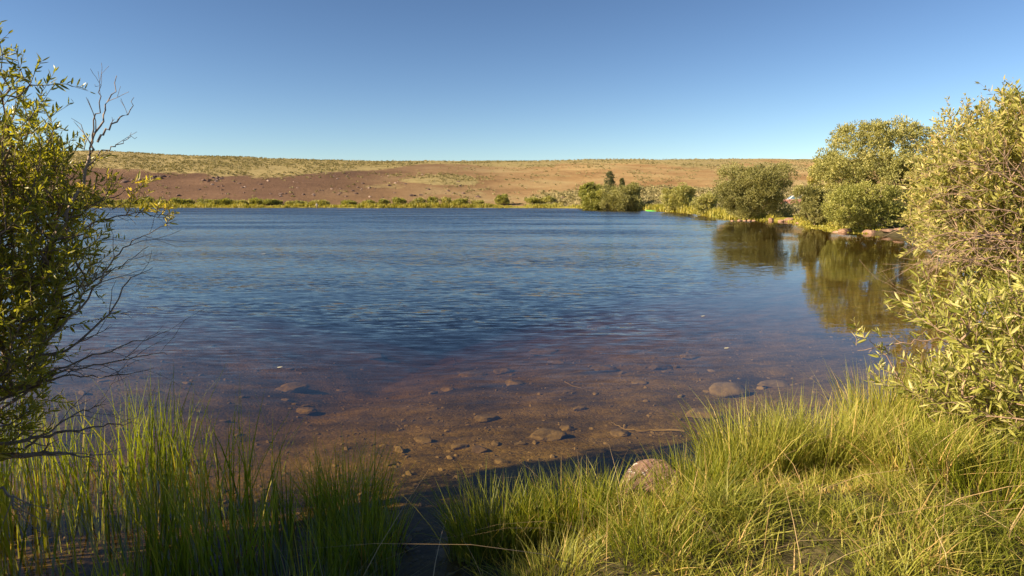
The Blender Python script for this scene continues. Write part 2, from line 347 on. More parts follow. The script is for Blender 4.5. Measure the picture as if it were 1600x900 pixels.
def bed_mat():
    m, N, L = new_mat('lake_bed_gravel')
    g = N.new('ShaderNodeNewGeometry')
    n = N.new('ShaderNodeTexNoise'); n.inputs['Scale'].default_value = 1.6; n.inputs['Detail'].default_value = 10; n.inputs['Roughness'].default_value = 0.7
    L.new(g.outputs['Position'], n.inputs['Vector'])
    r = ramp(N, [(0.3, (0.045, 0.033, 0.012)), (0.5, (0.16, 0.105, 0.028)), (0.68, (0.27, 0.18, 0.055))]); L.new(n.outputs[0], r.inputs[0])
    nl = N.new('ShaderNodeTexNoise'); nl.inputs['Scale'].default_value = 0.55; nl.inputs['Detail'].default_value = 6; nl.inputs['Roughness'].default_value = 0.7
    L.new(g.outputs['Position'], nl.inputs['Vector'])
    v = N.new('ShaderNodeTexVoronoi'); v.inputs['Scale'].default_value = 22; v.inputs['Randomness'].default_value = 1
    wv_ = N.new('ShaderNodeMixRGB'); wv_.blend_type = 'ADD'; wv_.inputs[0].default_value = 0.35; L.new(g.outputs['Position'], wv_.inputs[1]); L.new(n.outputs['Color'], wv_.inputs[2])
    L.new(wv_.outputs[0], v.inputs['Vector'])
    vr = ramp(N, [(0.0, (0.55, 0.5, 0.45)), (0.5, (0.9, 0.9, 0.9)), (1.0, (1.0, 1.0, 1.0))]); L.new(v.outputs['Color'], vr.inputs[0])
    mx = N.new('ShaderNodeMixRGB'); mx.blend_type = 'MULTIPLY'; mx.inputs[0].default_value = 0.9
    L.new(r.outputs[0], mx.inputs[1]); L.new(vr.outputs[0], mx.inputs[2])
    p = N.new('ShaderNodeBsdfPrincipled'); p.inputs['Roughness'].default_value = 0.9; p.inputs['Specular IOR Level'].default_value = 0.1
    lr = ramp(N, [(0.35, (0.50, 0.50, 0.48)), (0.52, (1, 1, 1)), (0.68, (1.0, 1.0, 1.0))]); L.new(nl.outputs[0], lr.inputs[0])
    m2 = N.new('ShaderNodeMixRGB'); m2.blend_type = 'MULTIPLY'; m2.inputs[0].default_value = 1; L.new(mx.outputs[0], m2.inputs[1]); L.new(lr.outputs[0], m2.inputs[2])
    L.new(m2.outputs[0], p.inputs['Base Color'])
    b = N.new('ShaderNodeBump'); b.inputs['Strength'].default_value = 0.7; b.inputs['Distance'].default_value = 0.025
    inv = N.new('ShaderNodeMath'); inv.operation = 'SUBTRACT'; inv.inputs[0].default_value = 1; L.new(v.outputs['Distance'], inv.inputs[1])
    ad = N.new('ShaderNodeMath'); ad.operation = 'MULTIPLY_ADD'; ad.inputs[1].default_value = 3; L.new(n.outputs[0], ad.inputs[0]); L.new(inv.outputs[0], ad.inputs[2])
    L.new(ad.outputs[0], b.inputs['Height']); L.new(b.outputs[0], p.inputs['Normal'])
    o = N.new('ShaderNodeOutputMaterial'); L.new(p.outputs[0], o.inputs[0])
    return m
bank_m = noise_mat('bank_soil', [(0.3, (0.03, 0.024, 0.011)), (0.5, (0.06, 0.05, 0.022)), (0.7, (0.11, 0.09, 0.04))], 1.5, bump=0.8, bscale=14, dist=0.05)
sub('lake_bed', bedf, bed_mat())
sub('hill', hillf, hill_mat())
sub('ground', bankf, bank_m)

# ------------------------------------------------------------------ water
def water_mat():
    m, N, L = new_mat('lake_water')
    g = N.new('ShaderNodeNewGeometry')
    sx = N.new('ShaderNodeSeparateXYZ'); L.new(g.outputs['Position'], sx.inputs[0])
    def mp(s, rz=0):
        k = N.new('ShaderNodeMapping'); k.inputs['Scale'].default_value = s; k.inputs['Rotation'].default_value = (0, 0, rz)
        L.new(g.outputs['Position'], k.inputs[0]); return k
    def nz(k, scale, detail=3, rough=0.5, dist=0):
        n = N.new('ShaderNodeTexNoise'); n.inputs['Scale'].default_value = scale; n.inputs['Detail'].default_value = detail
        n.inputs['Roughness'].default_value = rough; n.inputs['Distortion'].default_value = dist
        L.new(k.outputs[0], n.inputs['Vector']); return n
    def math_(op, a, b=None, c=None):
        k = N.new('ShaderNodeMath'); k.operation = op
        for i, v in enumerate((a, b, c)):
            if v is None: continue
            if isinstance(v, (int, float)): k.inputs[i].default_value = v
            else: L.new(v, k.inputs[i])
        return k.outputs[0]
    def mr(v, a, b, c=0., d=1.):
        k = N.new('ShaderNodeMapRange'); k.interpolation_type = 'SMOOTHSTEP'
        k.inputs[1].default_value = a; k.inputs[2].default_value = b; k.inputs[3].default_value = c; k.inputs[4].default_value = d
        L.new(v, k.inputs[0]); return k.outputs[0]
    rip = nz(mp((2.2, 12.0, 1), R(5)), 1.0, 1, 0.4, 0.4)        # long crested ripples
    chop = nz(mp((4.5, 11.0, 1), R(12)), 1.0, 3, 0.65)
    swell = nz(mp((0.10, 0.42, 1), R(8)), 1.0, 4, 0.6)
    gust = nz(mp((0.035, 0.16, 1), R(5)), 1.0, 4, 0.65)
    # wind: calm under the right and far banks and close to the near bank, breezy in the middle and on the left
    ux = math_('DIVIDE', sx.outputs[0], math_('MAXIMUM', sx.outputs[1], 1.0))
    wn = nz(mp((0.05, 0.12, 1)), 1.0, 4, 0.6)
    wob = math_('MULTIPLY_ADD', wn.outputs[0], 0.5, -0.25)
    right = mr(math_('ADD', ux, wob), 0.12, 0.42, 1.0, 0.10)
    nearm = mr(sx.outputs[1], 5.0, 13.0, 0.14, 1.0)
    farm = mr(sx.outputs[1], 60.0, 120.0, 1.0, 1.6)
    wind = math_('MULTIPLY', math_('MULTIPLY', right, nearm), farm)
    # wave slopes straight from the noises, tilting the normal
    def ch(n):
        k = N.new('ShaderNodeSeparateColor'); L.new(n.outputs['Color'], k.inputs[0]); return k
    c1, c2, c3 = ch(rip), ch(chop), ch(swell)
    def cen(o): return math_('SUBTRACT', o, 0.5)
    gs_ = mr(gust.outputs[0], 0.35, 0.65, 0.5, 1.45)
    amp = math_('MULTIPLY', wind, gs_)
    farb = mr(sx.outputs[1], 12.0, 60.0, 0.15, 1.0)
    sy = math_('MULTIPLY_ADD', cen(c1.outputs[1]), 0.24, math_('MULTIPLY', cen(c2.outputs[1]), 0.24))
    sy = math_('MULTIPLY', math_('ADD', math_('MULTIPLY_ADD', cen(c3.outputs[1]), 0.04, sy), math_('MULTIPLY', farb, -0.07)), amp)
    sxx = math_('MULTIPLY', math_('MULTIPLY_ADD', cen(c1.outputs[0]), 0.08, math_('MULTIPLY', cen(c2.outputs[0]), 0.36)), amp)
    cb = N.new('ShaderNodeCombineXYZ'); L.new(sxx, cb.inputs[0]); L.new(sy, cb.inputs[1]); cb.inputs[2].default_value = 1
    b = N.new('ShaderNodeVectorMath'); b.operation = 'NORMALIZE'; L.new(cb.outputs[0], b.inputs[0])
    dp = N.new('ShaderNodeVectorMath'); dp.operation = 'DOT_PRODUCT'; L.new(b.outputs[0], dp.inputs[0]); L.new(g.outputs['Incoming'], dp.inputs[1])
    cs = math_('MINIMUM', math_('ABSOLUTE', dp.outputs['Value']), 1.0)
    F_ = math_('MULTIPLY_ADD', math_('POWER', math_('SUBTRACT', 1.0, cs), 5.3), 0.96, 0.016)   # Schlick, water
    gl = N.new('ShaderNodeBsdfGlossy'); gl.inputs['Roughness'].default_value = 0.03; L.new(b.outputs[0], gl.inputs['Normal'])
    tr = N.new('ShaderNodeBsdfTransparent')
    mx = N.new('ShaderNodeMixShader'); L.new(F_, mx.inputs[0]); L.new(tr.outputs[0], mx.inputs[1]); L.new(gl.outputs[0], mx.inputs[2])
    va = N.new('ShaderNodeVolumeAbsorption'); va.inputs[0].default_value = (0.76, 0.66, 0.28, 1); va.inputs[1].default_value = 0.50
    o = N.new('ShaderNodeOutputMaterial'); L.new(mx.outputs[0], o.inputs['Surface']); L.new(va.outputs[0], o.inputs['Volume'])
    return m
wx0, wx1, wy0, wy1 = -260, 120, 0.9, 240
WV = [(wx0, wy0, 0), (wx1, wy0, 0), (wx1, wy1, 0), (wx0, wy1, 0), (wx0, wy0, -9), (wx1, wy0, -9), (wx1, wy1, -9), (wx0, wy1, -9)]
WF = [(0, 1, 2, 3), (7, 6, 5, 4), (0, 4, 5, 1), (1, 5, 6, 2), (2, 6, 7, 3), (3, 7, 4, 0)]
tag(mesh_np('lake_water', WV, [WF], water_mat()), kind='structure')

# ------------------------------------------------------------------ geometry kit
def tubes(segs, sides=5):
    """segs: list of (P (n,3), radii (n,)) polylines -> verts, quads"""
    VV = []; FF = []; off = 0
    ang = np.arange(sides)*2*PI/sides
    for P, rad in segs:
        P = np.asarray(P, float); n = len(P); rad = np.broadcast_to(rad, (n,))
        T = unit(np.gradient(P, axis=0)); ref = np.array([0.31, 0.17, 0.93]) if abs(T[0][2]) < 0.8 else np.array([0.93, 0.3, 0.1])
        a = unit(np.cross(T, ref)); b = np.cross(T, a)
        ring = P[:, None]+rad[:, None, None]*(np.cos(ang)[None, :, None]*a[:, None]+np.sin(ang)[None, :, None]*b[:, None])
        VV.append(ring.reshape(-1, 3))
        i = np.arange(n-1)[:, None]*sides+np.arange(sides)[None]; j = np.arange(n-1)[:, None]*sides+(np.arange(sides)+1)[None] % sides
        FF.append((np.stack([i, j, j+sides, i+sides], -1).reshape(-1, 4)+off)); off += n*sides
    return np.concatenate(VV), np.concatenate(FF)
def leaves(P, D, L, W, g, fine=False):
    n = len(P); D = unit(D); s = unit(np.cross(D, rand_dirs(n, g))); nn = np.cross(D, s)
    L = np.broadcast_to(L, (n,))[:, None]; W = np.broadcast_to(W, (n,))[:, None]
    bend = g.uniform(-0.15, 0.15, (n, 1))
    if fine:
        vs = [P, P+D*L*.3+s*W*.42+nn*L*bend*.3, P+D*L*.68+s*W*.36+nn*L*bend, P+D*L+nn*L*bend*1.6, P+D*L*.68-s*W*.36+nn*L*bend, P+D*L*.3-s*W*.42+nn*L*bend*.3,
              P+D*L*.3+nn*(L*bend*.3-W*.16), P+D*L*.68+nn*(L*bend-W*.14)]
        V = np.stack(vs, 1).reshape(-1, 3); o = (np.arange(n)*8)[:, None]
        q = np.concatenate([o+np.array([[6, 7, 2, 1]]), o+np.array([[6, 5, 4, 7]])])
        t = np.concatenate([o+np.array([[0, 6, 1]]), o+np.array([[0, 5, 6]]), o+np.array([[7, 3, 2]]), o+np.array([[7, 4, 3]])])
        r = np.clip(g.normal(0.45, 0.22, n), 0, 1)
        return V, [q, t], [np.tile(r, 2), np.tile(r, 4)]
    vs = [P, P+D*L*.45+s*W*.5+nn*L*bend, P+D*L, P+D*L*.45-s*W*.5+nn*L*bend]
    V = np.stack(vs, 1).reshape(-1, 3); o = (np.arange(n)*4)[:, None]
    r = np.clip(g.normal(0.45, 0.24, n), 0, 1)
    return V, [o+np.array([[0, 1, 2, 3]])], [r]
def skeleton(base_pts, targets, g, step=0.16, wig=0.035, r0=0.0035, pw=0.42, rmax=0.05, sag=0.0):
    """grow branches from the bases to every target; returns polylines with radii"""
    nodes = [np.array(b, float) for b in base_pts]; par = [-1]*len(nodes); plen = [0.0]*len(nodes)
    base = np.mean(np.array(base_pts), 0)
    order = np.argsort(np.linalg.norm(targets-base, axis=1))
    NA = np.zeros((200000, 3)); PL = np.zeros(200000); NA[:len(nodes)] = nodes; cnt = len(nodes); par = list(par); ends = []
    for ti in order:
        t = targets[ti]
        d = np.linalg.norm(NA[:cnt]-t, axis=1)
        # prefer nodes closer to the base than the target and below it
        cost = d*1.0+0.28*PL[:cnt]+np.maximum(0, NA[:cnt, 2]-t[2])*0.6
        k = int(np.argmin(cost)); L = d[k]; m = max(1, int(L/step)); a = NA[k].copy(); prev = k
        mid = (a+t)/2+g.normal(size=3)*L*0.10+np.array([0, 0, L*0.08])
        for q in range(1, m+1):
            f = q/m; p = (1-f)**2*a+2*f*(1-f)*mid+f*f*t+(g.normal(size=3)*wig*(f < 1))
            NA[cnt] = p; PL[cnt] = PL[prev]+np.linalg.norm(p-NA[prev]); par.append(prev); prev = cnt; cnt += 1
        ends.append((ti, prev))
    w_ = np.zeros(cnt)
    for ti, e in ends: w_[e] += 1
    for i in range(cnt-1, -1, -1):
        if par[i] >= 0: w_[par[i]] += w_[i]
    rad = np.minimum(r0*np.maximum(w_, 1)**pw, rmax)
    ch = [[] for _ in range(cnt)]
    for i in range(cnt):
        if par[i] >= 0: ch[par[i]].append(i)
    segs = []; stack = []
    for i in range(len(base_pts)):
        for c in ch[i]: stack.append((i, c))
    while stack:
        a, b = stack.pop(); path = [a, b]
        while ch[path[-1]]:
            kids = sorted(ch[path[-1]], key=lambda q: -w_[q]); path_end = path[-1]
            for kk in kids[1:]: stack.append((path_end, kk))
            path.append(kids[0])
        rads = rad[path].copy(); rads[0] = rads[1]
        rads[-1] = r0*0.6
        segs.append((NA[path], rads))
    edir = {}
    for ti, e in ends: edir[ti] = unit(NA[e]-NA[par[e]])
    return segs, edir
def in_lobes(n, lobes, g, shell=0.0):
    vol = np.array([l[3]*l[4]*l[5] for l in lobes])**0.8; pk = g.choice(len(lobes), n, p=vol/vol.sum())
    A = np.array(lobes)[pk]; d = rand_dirs(n, g); r = g.uniform(shell, 1, n)**(1/3.)
    return A[:, :3]+d*A[:, 3:6]*r[:, None], d
def leafy(T, Dr, g, k=14, shoot=0.3, L=0.065, W=0.013, up=0.5, spread=0.75, fine=True):
    """shoots at points T pointing along Dr; alternate leaves along each"""
    n = len(T); Dr = unit(Dr+np.array([0, 0, up])+g.normal(size=(n, 3))*0.35)
    sl = shoot*g.uniform(0.5, 1.25, n)
    f = np.tile(np.linspace(0.0, 1, k), n)+g.uniform(-.03, .03, n*k)
    D2 = np.repeat(Dr, k, 0); P = np.repeat(T, k, 0)+D2*(f*np.repeat(sl, k))[:, None]
    bendv = np.repeat(g.normal(size=(n, 3))*0.25, k, 0); P = P+bendv*(f**2*np.repeat(sl, k))[:, None]
    side = unit(np.cross(D2, rand_dirs(n*k, g)))
    LD = D2*(1-spread*0.55)+side*spread*(1.15-0.5*f[:, None])
    LL = L*g.uniform(0.6, 1.2, n*k)*np.clip(1.15-0.35*f, 0.6, 1.2)
    V, Fc, A = leaves(P, LD, LL, LL*(W/L)*g.uniform(.8, 1.2, n*k), g, fine)
    stems = []
    for i in range(n):
        ff = np.array([0, .5, 1.0]); pts = T[i]+Dr[i]*(ff*sl[i])[:, None]+bendv[i*k]*(ff**2*sl[i])[:, None]
        stems.append((pts, np.array([0.0028, 0.002, 0.001])))
    return V, Fc, A, stems
def to_local(V, base): return np.asarray(V)-np.asarray(base)
def merge(parts):
    VV = []; FF = {}; AA = {}; off = 0
    for V, Fs, As in parts:
        VV.append(V)
        for f, a in zip(Fs, As):
            FF.setdefault(f.shape[1], []).append(f+off); AA.setdefault(f.shape[1], []).append(a)
        off += len(V)
    ks = sorted(FF); return np.concatenate(VV), [np.concatenate(FF[k]) for k in ks], [np.concatenate(AA[k]) for k in ks]

def near_shrub(name, label, cat, bases, lobes, n, seed, leafm, barkm, L, W, k=14, shoot=0.3, edge=None, up=0.5, keep=None, extra=None, dead=0, step=0.16, rmax=0.045, group=None, fine=True, lean=(0, 0, 0)):
    g = np.random.default_rng(seed)
    T, d = in_lobes(n*3, lobes, g, 0.15)
    px, py = topix(T)
    ok = T[:, 2] > 0.25
    if edge is not None: ok &= edge(px, py)
    if keep is not None: ok &= keep(T, px, py)
    T = T[ok][:n]
    base = np.mean(np.array(bases), 0); base[2] = min(b[2] for b in bases)
    segs, ed = skeleton(bases, T, g, step=step, rmax=rmax)
    E = np.array([ed[i] for i in range(len(T))])
    nd = int(len(T)*dead)
    root = empty(name, base, 0, label, cat, group)
    V, Fc, A, st = leafy(T[nd:], E[nd:]+np.array(lean), g, k, shoot, L, W, up, fine=fine)
    parts = [(V, Fc, A)]
    V, Fc, A = merge(parts)
    mesh_np('foliage', to_local(V, base), Fc, leafm, root, attr=A)
    Vs, Fs = tubes(segs+st, 4)
    mesh_np('stems', to_local(Vs, base), [Fs], barkm, root, smooth=True)
    if extra:
        for nm, ss, mm in extra:
            Vs, Fs = tubes(ss, 5); mesh_np(nm, to_local(Vs, base), [Fs], mm, root, smooth=True)
    return root
def px_branch(pts, r0, r1, g, twigs=0, tl=0.3, wig=0.01):
    """hand drawn bare branch: pts = (px, py, depth) from thick to thin, with side twigs"""
    P = np.array([aty(*p) for p in pts])
    m = len(P); t = np.linspace(0, m-1, (m-1)*5+1)
    Q_ = np.stack([np.interp(t, np.arange(m), P[:, i]) for i in range(3)], 1)
    for _ in range(2): Q_[1:-1] = (Q_[:-2]+2*Q_[1:-1]+Q_[2:])/4
    Q_[1:-1] += g.normal(size=Q_[1:-1].shape)*wig
    rad = np.linspace(r0, r1, len(Q_)); segs = [(Q_, rad)]
    for _ in range(twigs):
        i = g.integers(len(Q_)//5, len(Q_)-1); d = unit(Q_[min(i+1, len(Q_)-1)]-Q_[i-1]); s = unit(np.cross(d, rand_dirs(1, g)[0]))
        dd = unit(d*0.9+s*0.7); l = tl*g.uniform(.4, 1.1); f = np.linspace(0, 1, 5)[:, None]
        tw = Q_[i]+dd*f*l+g.normal(size=(1, 3))*0.12*l*f**2; tw[1:] += g.normal(size=(4, 3))*0.02*l
        segs.append((tw, np.linspace(rad[i]*.55, 0.0012, 5)))
        if g.random() < .6:
            d3 = unit(dd+rand_dirs(1, g)[0]*0.7); segs.append((tw[2]+d3*f*l*.45, np.linspace(rad[i]*.35, 0.001, 5)))
    return segs

# ------------------------------------------------------------------ left willow (near, backlit)
g = np.random.default_rng(3)
def edgeL(px, py):
    e = np.interp(py, [40, 70, 100, 140, 200, 240, 290, 330, 400, 450, 500, 530, 570, 610, 650, 700], [-20, 22, 72, 108, 106, 96, 120, 165, 145, 140, 110, 82, 62, 75, 50, 15])
    return (px < e) & (px > -330) & (py > 48) & (py < 720)
lobL = [(-3.75, 4.3, 2.2, 1.0, 0.75, 0.9), (-4.2, 4.2, 2.6, 0.9, 0.8, 0.75), (-3.4, 4.25, 1.75, 1.0, 0.6, 0.6), (-3.6, 4.1, 1.2, 0.95, 0.6, 0.5), (-4.4, 4.1, 1.5, 0.8, 0.7, 1.1), (-3.1, 4.1, 1.05, 0.55, 0.5, 0.7), (-3.0, 4.0, 0.8, 0.5, 0.45, 0.45)]
g2L = np.random.default_rng(77)
basesL = [np.array([-4.05, 4.25, 0.25]), np.array([-4.2, 4.05, 0.28]), np.array([-3.95, 4.05, 0.25])]
ex = []
Yd = 4.2
ex += px_branch([(60, 420, Yd), (105, 330, Yd), (140, 255, Yd), (152, 205, Yd), (170, 165, Yd+.05), (182, 118, Yd+.05)], 0.013, 0.002, g, 3, 0.25)
ex += px_branch([(140, 255, Yd), (147, 200, Yd), (155, 150, Yd-.05), (148, 132, Yd-.05)], 0.006, 0.0015, g, 3, 0.14)
ex += px_branch([(152, 222, Yd), (175, 195, Yd), (195, 180, Yd), (209, 152, Yd)], 0.007, 0.0015, g, 2, 0.12)
ex += px_branch([(135, 260, Yd), (160, 235, Yd+.1), (190, 222, Yd+.1), (214, 214, Yd+.1)], 0.006, 0.0012, g, 3, 0.15)
dead2 = []
for pts, r in [([(-40, 620, 4.1), (40, 560, 4.1), (110, 548, 4.15), (175, 490, 4.2), (195, 440, 4.2), (238, 418, 4.2)], .012),
               ([(-40, 650, 4.0), (60, 590, 4.05), (130, 560, 4.1), (200, 540, 4.15), (265, 517, 4.2)], .010),
               ([(20, 625, 4.0), (90, 580, 4.0), (160, 570, 4.1), (230, 552, 4.1), (262, 555, 4.1)], .008),
               ([(-30, 690, 3.9), (40, 690, 3.95), (100, 675, 3.95), (160, 665, 4.0), (215, 662, 4.0)], .014),
               ([(-40, 720, 3.9), (40, 712, 3.9), (90, 705, 3.9), (150, 718, 3.95)], .024),
               ([(0, 640, 4.0), (60, 600, 4.0), (110, 585, 4.0), (185, 590, 4.05), (240, 575, 4.1)], .009),
               ([(30, 470, 4.2), (95, 455, 4.2), (150, 440, 4.25), (190, 415, 4.25), (232, 385, 4.3)], .007),
               ([(-10, 600, 4.0), (60, 540, 4.05), (140, 470, 4.1), (180, 400, 4.15), (215, 372, 4.15), (262, 352, 4.15)], .009),
               ([(40, 700, 3.9), (80, 670, 3.9), (130, 640, 3.95), (165, 632, 3.95)], .008),
               ([(-20, 760, 3.6), (10, 765, 3.6), (28, 800, 3.6), (30, 815, 3.6)], .010)]:
    dead2 += px_branch(pts, r, 0.0015, g, 7, 0.3, 0.006)
def sprig(pts, g, n, leafL=0.065):
    P = np.array([aty(*p) for p in pts]); m = len(P); t = np.linspace(0, m-1, n)
    Tq = np.stack([np.interp(t, np.arange(m), P[:, i]) for i in range(3)], 1)+g.normal(size=(n, 3))*0.04
    return Tq
wl = near_shrub('willow_shrub', 'dark green willow with bare dead twigs above the reeds at the left edge', 'willow', basesL, lobL, 1400, 11,
                M['willow_dark'], M['bark'], 0.066, 0.016, k=19, shoot=0.26, edge=edgeL, extra=[('dead_branch', ex, M['bark_grey']), ('dead_branch', dead2, M['bark_grey'])], up=0.5, keep=lambda T, px, py: np.where(px < -70, (T[:, 2] > 1.5) & (T[:, 2] < 2.35), (T[:, 2] > 1.55) | (g2L.random(len(T)) < .85)))
# the golden outer sprigs over the water
gs = np.random.default_rng(5)
Ts = np.concatenate([sprig([(150, 330, 4.15), (200, 325, 4.15), (240, 320, 4.15), (268, 345, 4.15)], gs, 12), sprig([(150, 300, 4.15), (200, 290, 4.2), (228, 310, 4.2)], gs, 7),
                     sprig([(110, 240, 4.2), (120, 320, 4.2), (160, 400, 4.2), (140, 440, 4.2)], gs, 10)])
V, Fc, A, st = leafy(Ts, np.tile([0.5, 0, 0.3], (len(Ts), 1)), gs, 12, 0.13, 0.055, 0.013, 0.3)
A = [np.clip(a+0.5, 0, 1) for a in A]
b0 = np.array(wl.location); mesh_np('foliage', to_local(V, b0), Fc, M['willow_dark'], wl, attr=A)
sk = px_branch([(100, 380, 4.2), (160, 345, 4.15), (215, 332, 4.15), (262, 345, 4.15)], .006, .0012, gs, 8, 0.15)
sk += px_branch([(110, 340, 4.2), (170, 310, 4.2), (212, 292, 4.2), (228, 306, 4.2)], .005, .001, gs, 5, 0.12)
Vs, Fs = tubes(sk+st, 4); mesh_np('stems', to_local(Vs, b0), [Fs], M['bark'], wl, smooth=True)

# ------------------------------------------------------------------ right willows
def edgeR1(px, py):
    e = np.interp(py, [455, 470, 490, 520, 535, 560, 585, 610, 650, 700, 770], [1480, 1420, 1405, 1430, 1490, 1500, 1450, 1420, 1450, 1460, 1500])
    return (px > e) & (py > 462) & (py < 770)
lobR1 = [(3.7, 4.9, 1.1, 0.9, 0.5, 0.28), (3.6, 4.6, 0.75, 0.85, 0.55, 0.35), (3.9, 4.7, 0.55, 0.8, 0.5, 0.35), (4.4, 4.9, 1.0, 0.8, 0.6, 0.6)]
g = np.random.default_rng(8)
w1 = near_shrub('willow_shrub', 'low silvery willow with broad pale leaves over the grass at right edge', 'willow',
                [np.array([3.95, 4.75, 0.28]), np.array([4.3, 5.0, 0.3])], lobR1, 900, 21, M['willow_pale'], M['bark_pink'], 0.085, 0.019, k=15, shoot=0.27, edge=edgeR1, up=0.7, lean=(-0.6, 0, 0.1))
Ts = np.concatenate([sprig([(1400, 600, 4.8), (1385, 560, 4.75), (1372, 540, 4.75)], g, 6), sprig([(1345, 520, 4.75), (1338, 538, 4.75)], g, 3), sprig([(1450, 640, 4.6), (1410, 600, 4.6), (1378, 590, 4.6)], g, 7),
                     sprig([(1440, 600, 4.7), (1425, 580, 4.7)], g, 4)])
V, Fc, A, st = leafy(Ts, np.tile([-0.4, 0, 0.5], (len(Ts), 1)), g, 9, 0.10, 0.07, 0.016, 0.4)
b0 = np.array(w1.location); mesh_np('foliage', to_local(V, b0), Fc, M['willow_pale'], w1, attr=[np.clip(a+.15, 0, 1) for a in A])
sk = px_branch([(1520, 530, 4.8), (1450, 532, 4.75), (1400, 538, 4.75), (1340, 548, 4.75)], .006, .002, g, 2, 0.1)
sk += px_branch([(1480, 680, 4.7), (1420, 610, 4.75), (1385, 555, 4.75), (1360, 528, 4.75)], .007, .002, g, 3, 0.1)
sk += px_branch([(1620, 545, 4.8), (1560, 535, 4.8), (1500, 560, 4.75), (1450, 545, 4.7)], .010, .002, g, 6, 0.2)
Vs, Fs = tubes(sk+st, 4); mesh_np('stems', to_local(Vs, b0), [Fs], M['bark_pink'], w1, smooth=True)

def edgeR2(px, py):
    e = np.interp(py, [150, 185, 205, 230, 260, 300, 350, 400, 440, 480], [1590, 1565, 1550, 1520, 1478, 1455, 1450, 1462, 1490, 1530])
    return (px > e) & (py > 160) & (py < 490)
c = aty(1580, 300, 9.5)
lobR2 = [(c[0]-0.1, 9.5, 2.6, 1.1, 1.2, 1.0), (c[0]+0.9, 9.6, 2.7, 1.3, 1.3, 1.4), (c[0]-0.35, 9.3, 1.5, 1.1, 1.0, 0.8), (c[0]+0.8, 9.2, 1.0, 1.4, 1.2, 0.8), (c[0]+0.1, 8.6, 0.9, 0.9, 0.9, 0.6), (c[0]-0.2, 9.6, 2.0, 1.2, 1.0, 0.9)]
deadR = []
g = np.random.default_rng(18)
for pts, r, tw in [([(1680, 372, 8.6), (1590, 365, 8.5), (1530, 368, 8.4), (1480, 385, 8.4), (1445, 400, 8.4)], .022, 16), ([(1640, 380, 8.5), (1560, 375, 8.4), (1500, 360, 8.4), (1450, 372, 8.4)], .016, 16),
                   ([(1660, 420, 8.3), (1600, 405, 8.2), (1540, 402, 8.2), (1490, 412, 8.2), (1450, 405, 8.2)], .014, 14), ([(1650, 470, 8.0), (1580, 450, 8.0), (1510, 455, 8.0), (1450, 462, 8.0), (1398, 460, 8.0)], .012, 12),
                   ([(1640, 350, 8.6), (1575, 330, 8.5), (1510, 325, 8.5), (1460, 335, 8.5)], .013, 14), ([(1650, 330, 8.5), (1580, 280, 8.6), (1530, 255, 8.6), (1480, 250, 8.6)], .015, 12),
                   ([(1640, 300, 8.6), (1590, 270, 8.6), (1560, 250, 8.6), (1520, 245, 8.6)], .012, 10), ([(1620, 440, 8.1), (1570, 425, 8.1), (1530, 400, 8.2), (1490, 350, 8.3)], .012, 10),
                   ([(1640, 320, 8.6), (1560, 300, 8.6), (1500, 290, 8.6), (1440, 298, 8.6)], .010, 12), ([(1600, 392, 8.3), (1540, 385, 8.2), (1470, 395, 8.2), (1432, 420, 8.2)], .010, 14)]:
    deadR += px_branch(pts, r, 0.002, g, int(tw*1.5), 0.6, 0.015)
w2 = near_shrub('willow_shrub', 'tall golden green willow with pink bare branches sweeping out over the water', 'willow',
                [np.array([c[0]+0.7, 9.5, 0.3]), np.array([c[0]+1.0, 9.7, 0.3]), np.array([c[0]+0.5, 9.1, 0.3])], lobR2, 2300, 31, M['willow_mid'], M['bark_pink'], 0.10, 0.034, k=22, shoot=0.36, edge=edgeR2,
                extra=[('dead_branch', deadR, M['bark_pink'])], up=0.5, step=0.25, fine=False)
c3 = aty(1510, 300, 16)
lob3 = [(c3[0], 16, 2.8, 1.0, 1.3, 1.1), (c3[0]-0.35, 15.8, 3.5, 0.55, 0.6, 0.6), (c3[0]+0.4, 16, 3.6, 0.45, 0.6, 0.45), (c3[0]-0.3, 15.5, 1.6, 1.2, 1.2, 1.2), (c3[0]+1.2, 16, 2.4, 1.2, 1.2, 1.4)]
w3 = near_shrub('willow_shrub', 'thin topped willow against the sky between golden willow and round tree', 'willow',
                [np.array([c3[0]+0.3, 16.2, 0.3]), np.array([c3[0], 16, 0.3])], lob3, 900, 41, M['willow_mid'], M['bark_pink'], 0.11, 0.036, k=22, shoot=0.45, up=0.6, step=0.35, fine=False)

# ------------------------------------------------------------------ bushes and trees farther round the lake
def bush_mesh(lobes, nclump, nleaf, rc, L, seed, h0=0.1, aspect=0.45):
    g = np.random.default_rng(seed)
    T, d = in_lobes(nclump, lobes, g, 0.45)
    T = T[T[:, 2] > h0]; n = len(T)
    rcs = rc*g.uniform(.45, 1.4, n)
    P = np.repeat(T, nleaf, 0)+rand_dirs(n*nleaf, g)*(np.repeat(rcs, nleaf)*g.uniform(0.3, 1, n*nleaf)**.6)[:, None]*np.array([1, 1, .8])
    D = unit(P-np.repeat(T, nleaf, 0))+np.array([0, 0, .7])+g.normal(size=P.shape)*.5
    LL = L*g.uniform(.6, 1.3, len(P)); V, Fc, A = leaves(P, D, LL, LL*aspect, g)
    A = [np.clip(np.repeat(g.normal(0.45, .19, n), nleaf)+g.normal(0, .13, n*nleaf), 0, 1)]
    keep = V.reshape(-1, 4, 3)[:, :, 2].min(axis=1) > 0.0
    V = V.reshape(-1, 4, 3)[keep].reshape(-1, 3); m = len(V)//4
    return V, [(np.arange(m)*4)[:, None]+np.array([[0, 1, 2, 3]])], [A[0][keep]], T
